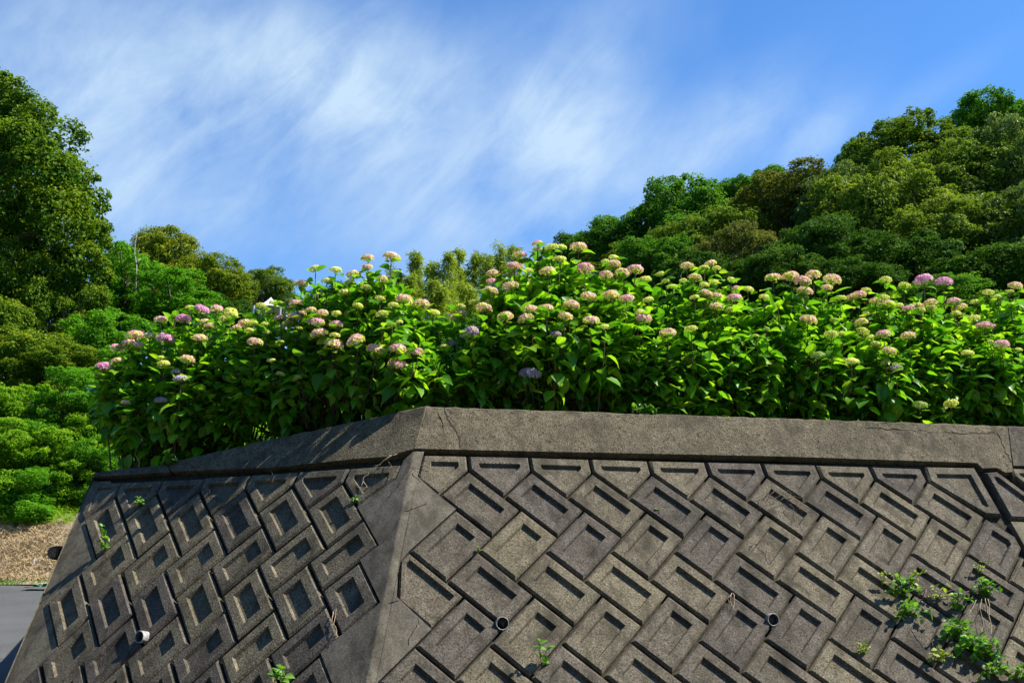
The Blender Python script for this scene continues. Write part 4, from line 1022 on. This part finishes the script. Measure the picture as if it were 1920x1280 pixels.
# ------------------------------------------------------------------ small things by the end of the wall
c = at(110, 1036, 7.5); c[0] -= 0.02
lg = thing('cut_log', c, 'dark cut log end resting against the far end of the wall', 'log')
V, F = tube([(0.02, 0.35, 0.0), (0.0, 0.05, 0), (-0.005, 0.0, 0), (-0.01, -0.03, 0)], [0.05, 0.052, 0.051, 0.044], 14); obj('log_bark', mesh_np('log_bark', V, F, M['log_bark'], False), lg, c)
V, F = tube([(-0.01, -0.031, 0), (-0.01, -0.034, 0)], [0.036, 0.033], 14); obj('cut_face', mesh_np('cut_face', V, F, M['log_end'], False), lg, c)
c = at(62, 1060, 15.15); mp_ = thing('marker_post', c-np.array([0, 0, 0.12]), 'short white marker peg standing in the dry bank', 'marker')
V, F = tube([(0, 0, -0.15), (0, 0, 0.06)], [0.022, 0.022], 8); obj('post', mesh_np('post', V, F, M['canopy_white']), mp_, c)
V, F = tube([(0, 0, 0.062), (0, 0, 0.09)], [0.022, 0.012], 8); obj('cap', mesh_np('cap', V, F, M['steel']), mp_, c)
c = at(80, 1094, 14.2); c[2] = GR*14.2+0.02
nv = 13; V = []
for i in range(nv):
    for j in range(7): V.append((-0.22+0.44*i/(nv-1)+rng.normal(0, 0.012), -0.12+0.24*j/6+rng.normal(0, 0.012), 0.015+0.11*abs(math.sin(i*0.9+j*0.5))*rng.uniform(0.3, 1)*(i/(nv-1))))
F = [[i*7+j, (i+1)*7+j, (i+1)*7+j+1, i*7+j+1] for i in range(nv-1) for j in range(6)]
obj('plastic_sheet', mesh_np('plastic_sheet', V, F, M['green_net'], True), None, c, 'crumpled green plastic sheet on the road edge beside the wall', 'sheet')

# ------------------------------------------------------------------ weeds and vines on the wall
def weed(face, px, py, stems_, label, mat='weed_leaf', seed=0, size=0.05, name='weed', hang=0.0, group='weeds rooted in the wall joints'):
    r = np.random.default_rng(2000+seed); b = face.P(face.px(px, py), -0.012)
    root = thing(name, b, label, 'plant', group); up = np.array([0, 0, 1.0])
    for ang, ln, nl in stems_:
        d = face.n*r.uniform(0.35, 0.75)+face.r*math.sin(ang)+up*(math.cos(ang)-hang); d /= np.linalg.norm(d)
        pts = [np.zeros(3), d*ln*0.5+up*0.01, d*ln+np.array([0, 0, -0.12*ln*(1+hang*2)])+r.normal(0, 0.006, 3)]
        V, F = tube(pts, [0.0022, 0.0018, 0.0010], 5); obj('stem', mesh_np('stem', V, F, M['stem'], True), root, b)
        for k in range(nl):
            s = (k+1)/nl; p = pts[1]*(1-abs(2*s-1))+(pts[2] if s > 0.5 else pts[0])*abs(2*s-1)
            a = k*2.4+r.normal(0, 0.4); side = face.r*math.cos(a)+(face.n*0.7+up*0.5)*math.sin(a)
            dd = side+d*0.35+face.n*0.25+r.normal(0, 0.15, 3); dd /= np.linalg.norm(dd)
            nn = up*0.8+face.n*0.5+r.normal(0, 0.3, 3)
            Rm = frames(dd[None], nn[None])[0]; sz = size*0.9*r.uniform(0.6, 1.15)*(1.0 if s < 0.9 else 0.8)
            o = bpy.data.objects.new('leaf', leaf_mesh(int(r.integers(6)), mat)); col.objects.link(o); o.parent = root
            Mx = Matrix([list(q) for q in (Rm*sz)]).to_4x4(); Mx.translation = Vector(p); o.matrix_basis = Mx
    return root
SPR = lambda n, ln, nl, spread=0.9: [((-1+2*(k+0.5)/n)*spread, ln*(0.75+0.5*((k*7) % 5)/5), nl) for k in range(n)]
WD = [(FR,1016,1248,[(-0.25,0.17,7),(0.25,0.12,6)],'small bright weed with pointed leaves below the left drain pipe','weed_leaf',.055,0),
      (FR,1690,1118,SPR(7,0.15,8,1.3),'dense leafy weed, leftmost of the cluster on the right face','weed_leaf',.05,0.1),
      (FR,1700,1150,SPR(6,0.13,8,1.4),'leafy lower tuft hanging below the leftmost weed of the cluster','weed_leaf',.05,0.7),
      (FR,1655,1098,SPR(2,0.12,6,0.5),'thin yellowish sprig reaching up from the leftmost weed of the cluster','yellow_leaf',.035,0),
      (FR,1712,1098,SPR(3,0.11,7,1.0),'pale yellow-green weed between the leftmost weed and the dry vines','yellow_leaf',.045,0),
      (FR,1845,1118,SPR(7,0.13,8,1.4),'bushy green weed above hanging roots near the right edge','weed_leaf',.048,0),
      (FR,1836,1075,SPR(3,0.10,5,1.2),'thin airy sprig above the bushy weed with hanging roots','yellow_leaf',.03,0),
      (FR,1795,1145,SPR(5,0.13,7,1.1),'light green weed at the top of the trailing clump','weed_leaf',.05,0),
      (FR,1760,1122,SPR(4,0.12,5,1.5),'sparse yellowing weed among the dry vines','yellow_leaf',.04,0.3),
      (FR,1790,1190,SPR(7,0.15,9,1.4),'broad-leaved green weed in the middle of the trailing clump','weed_leaf',.058,0.5),
      (FR,1815,1215,SPR(7,0.15,9,1.4),'broad-leaved weed low in the trailing clump','weed_leaf',.058,0.7),
      (FR,1845,1230,SPR(7,0.15,8,1.4),'green weed at the lower right of the trailing clump','weed_leaf',.052,0.5),
      (FR,1858,1265,SPR(5,0.13,8,1.2),'lowest green weed of the trailing clump at the picture bottom','weed_leaf',.05,0.5),
      (FR,1755,1240,SPR(5,0.11,7,1.3),'yellowish tuft left of the trailing clump','yellow_leaf',.04,0.3),
      (FR,1617,1228,SPR(4,0.08,6,1.2),'small pale tuft alone, left of the weed cluster','yellow_leaf',.032,0),
      (FR,1912,1275,SPR(4,0.10,6,1.2),'green weed at the lower right corner of the picture','weed_leaf',.05,0),
      (FR,898,1033,SPR(2,0.03,4,1.0),'tiny bright sprout in a joint of the sunlit face near the corner','weed_leaf',.022,0),
      (FR,1233,960,SPR(3,0.03,4,1.2),'tiny yellow sprout in a joint high on the sunlit face','yellow_leaf',.022,0),
      (FL,528,1282,SPR(4,0.10,5,1.0),'bright narrow-leaved weed at the picture bottom on the shaded face','weed_leaf',.06,0),
      (FL,196,1030,[(-0.1,0.22,11),(0.4,0.13,8),(-0.5,0.10,6)],'upright weed with rounded leaves near the far end of the shaded face','weed_leaf',.05,0),
      (FL,260,948,SPR(3,0.07,5,0.9),'small dark sprig high on the shaded face','weed_leaf',.045,0),
      (FL,661,943,SPR(3,0.04,4,0.9),'tiny bright sprout with dry roots beside the corner strip','weed_leaf',.03,0),
      (FL,318,872,SPR(4,0.12,5,1.0),'thin-leaved weed growing over the left coping','weed_leaf',.075,0)]
for k, (f, px, py, st, lab, mt, sz, hg) in enumerate(WD): weed(f, px, py, st, lab, mt, k, sz, hang=hg)
for k, (px, py) in enumerate(((1190, 774), (1208, 775), (1222, 775))):
    weed(FR, px, py-3, SPR(3, 0.05, 4, 1.2), ['leftmost of three small sprigs lying on the coping below the tallest hydrangea', 'middle one of three small sprigs lying on the coping', 'rightmost of three small sprigs lying on the coping'][k], 'weed_leaf', 60+k, 0.045, name='sprig', group='sprigs on the coping')
def vine(face, strands, label, mat='dry_vine', w=0.0022, cat='vine'):
    b = face.P(face.px(*strands[0][0]), 0.01); root = thing('dry_vine', b, label, cat, 'dry vines on the wall')
    for s in strands:
        pts = []
        for a, c in zip(s[:-1], s[1:]):
            for j in range(3): pts.append(np.array(a)+(np.array(c)-np.array(a))*j/3+rng.normal(0, 0.8, 2))
        pts.append(np.array(s[-1], float)); P_ = [face.P(face.px(*q), 0.010+0.008*abs(math.sin(i*0.9)))-b for i, q in enumerate(pts)]
        V, F = tube(P_, [w*(1-0.5*i/len(P_)) for i in range(len(P_))], 5); obj('strand', mesh_np('strand', V, F, M[mat], True), root, b)
vine(FR, [[(1425,955),(1423,936),(1436,930),(1450,938),(1462,930)],[(1440,933),(1452,922),(1470,926),(1490,938),(1503,950)],[(1460,940),(1478,934),(1494,944),(1500,962)],[(1470,920),(1484,930),(1500,936)],[(1478,946),(1486,955),(1488,980)]], 'tangle of dark dry stems stuck to a block high on the right face')
vine(FR, [[(1407,1028),(1412,1017),(1428,1012),(1440,1018),(1448,1032),(1450,1045)]], 'single thin dry stem curving in an arc across a block')
vine(FR, [[(1372,1114),(1367,1125),(1369,1140)],[(1374,1114),(1376,1130),(1372,1148)],[(1370,1116),(1364,1122),(1366,1136)]], 'small hanging bunch of straw-coloured roots left of the right drain pipe', 'straw', 0.0018)
vine(FR, [[(772,880),(779,876),(790,874),(802,878),(815,884),(820,892)],[(777,884),(786,892),(795,898)],[(772,882),(760,895),(747,910)]], 'dry runner curling over the corner strip below the coping')
vine(FL, [[(735,855),(715,872),(695,885),(684,900),(680,915)],[(745,852),(720,868),(700,882)],[(684,905),(690,915),(676,925)]], 'dry runner hanging from the left coping beside the corner', 'straw')
vine(FL, [[(510,884),(516,896),(514,908)],[(730,866),(738,880),(742,892),(735,905)]], 'short dry runners over the top blocks of the shaded face', 'dry_vine', 0.0018)
vine(FL, [[(626,1180),(630,1160),(633,1145)],[(627,1150),(625,1165),(634,1185)],[(632,1182),(635,1195),(632,1200)]], 'dry straw stalks at the lower edge of the corner strip', 'straw')
vine(FR, [[(1715,1110),(1740,1100),(1765,1112),(1790,1108),(1820,1112)],[(1705,1150),(1718,1165),(1730,1185),(1745,1205),(1752,1225)],[(1735,1108),(1728,1125),(1715,1130)],[(1770,1120),(1790,1118),(1815,1110)]], 'dry stems linking the weeds of the cluster', 'dry_vine', 0.003)
vine(FR, [[(1838,1122),(1835,1145),(1842,1170),(1838,1190)],[(1846,1122),(1850,1150),(1858,1180),(1856,1205),(1862,1225)],[(1830,1125),(1822,1140),(1812,1155)],[(1852,1125),(1853,1160),(1856,1195)]], 'pale roots hanging below the bushy weed near the right edge', 'straw', 0.002)
vine(FR, [[(1728,1040),(1738,1055),(1755,1068)],[(1733,1046),(1750,1062),(1770,1075)],[(1745,1060),(1765,1070),(1785,1085)]], 'pale dead grass wisps lying above the weed cluster', 'straw', 0.0012)
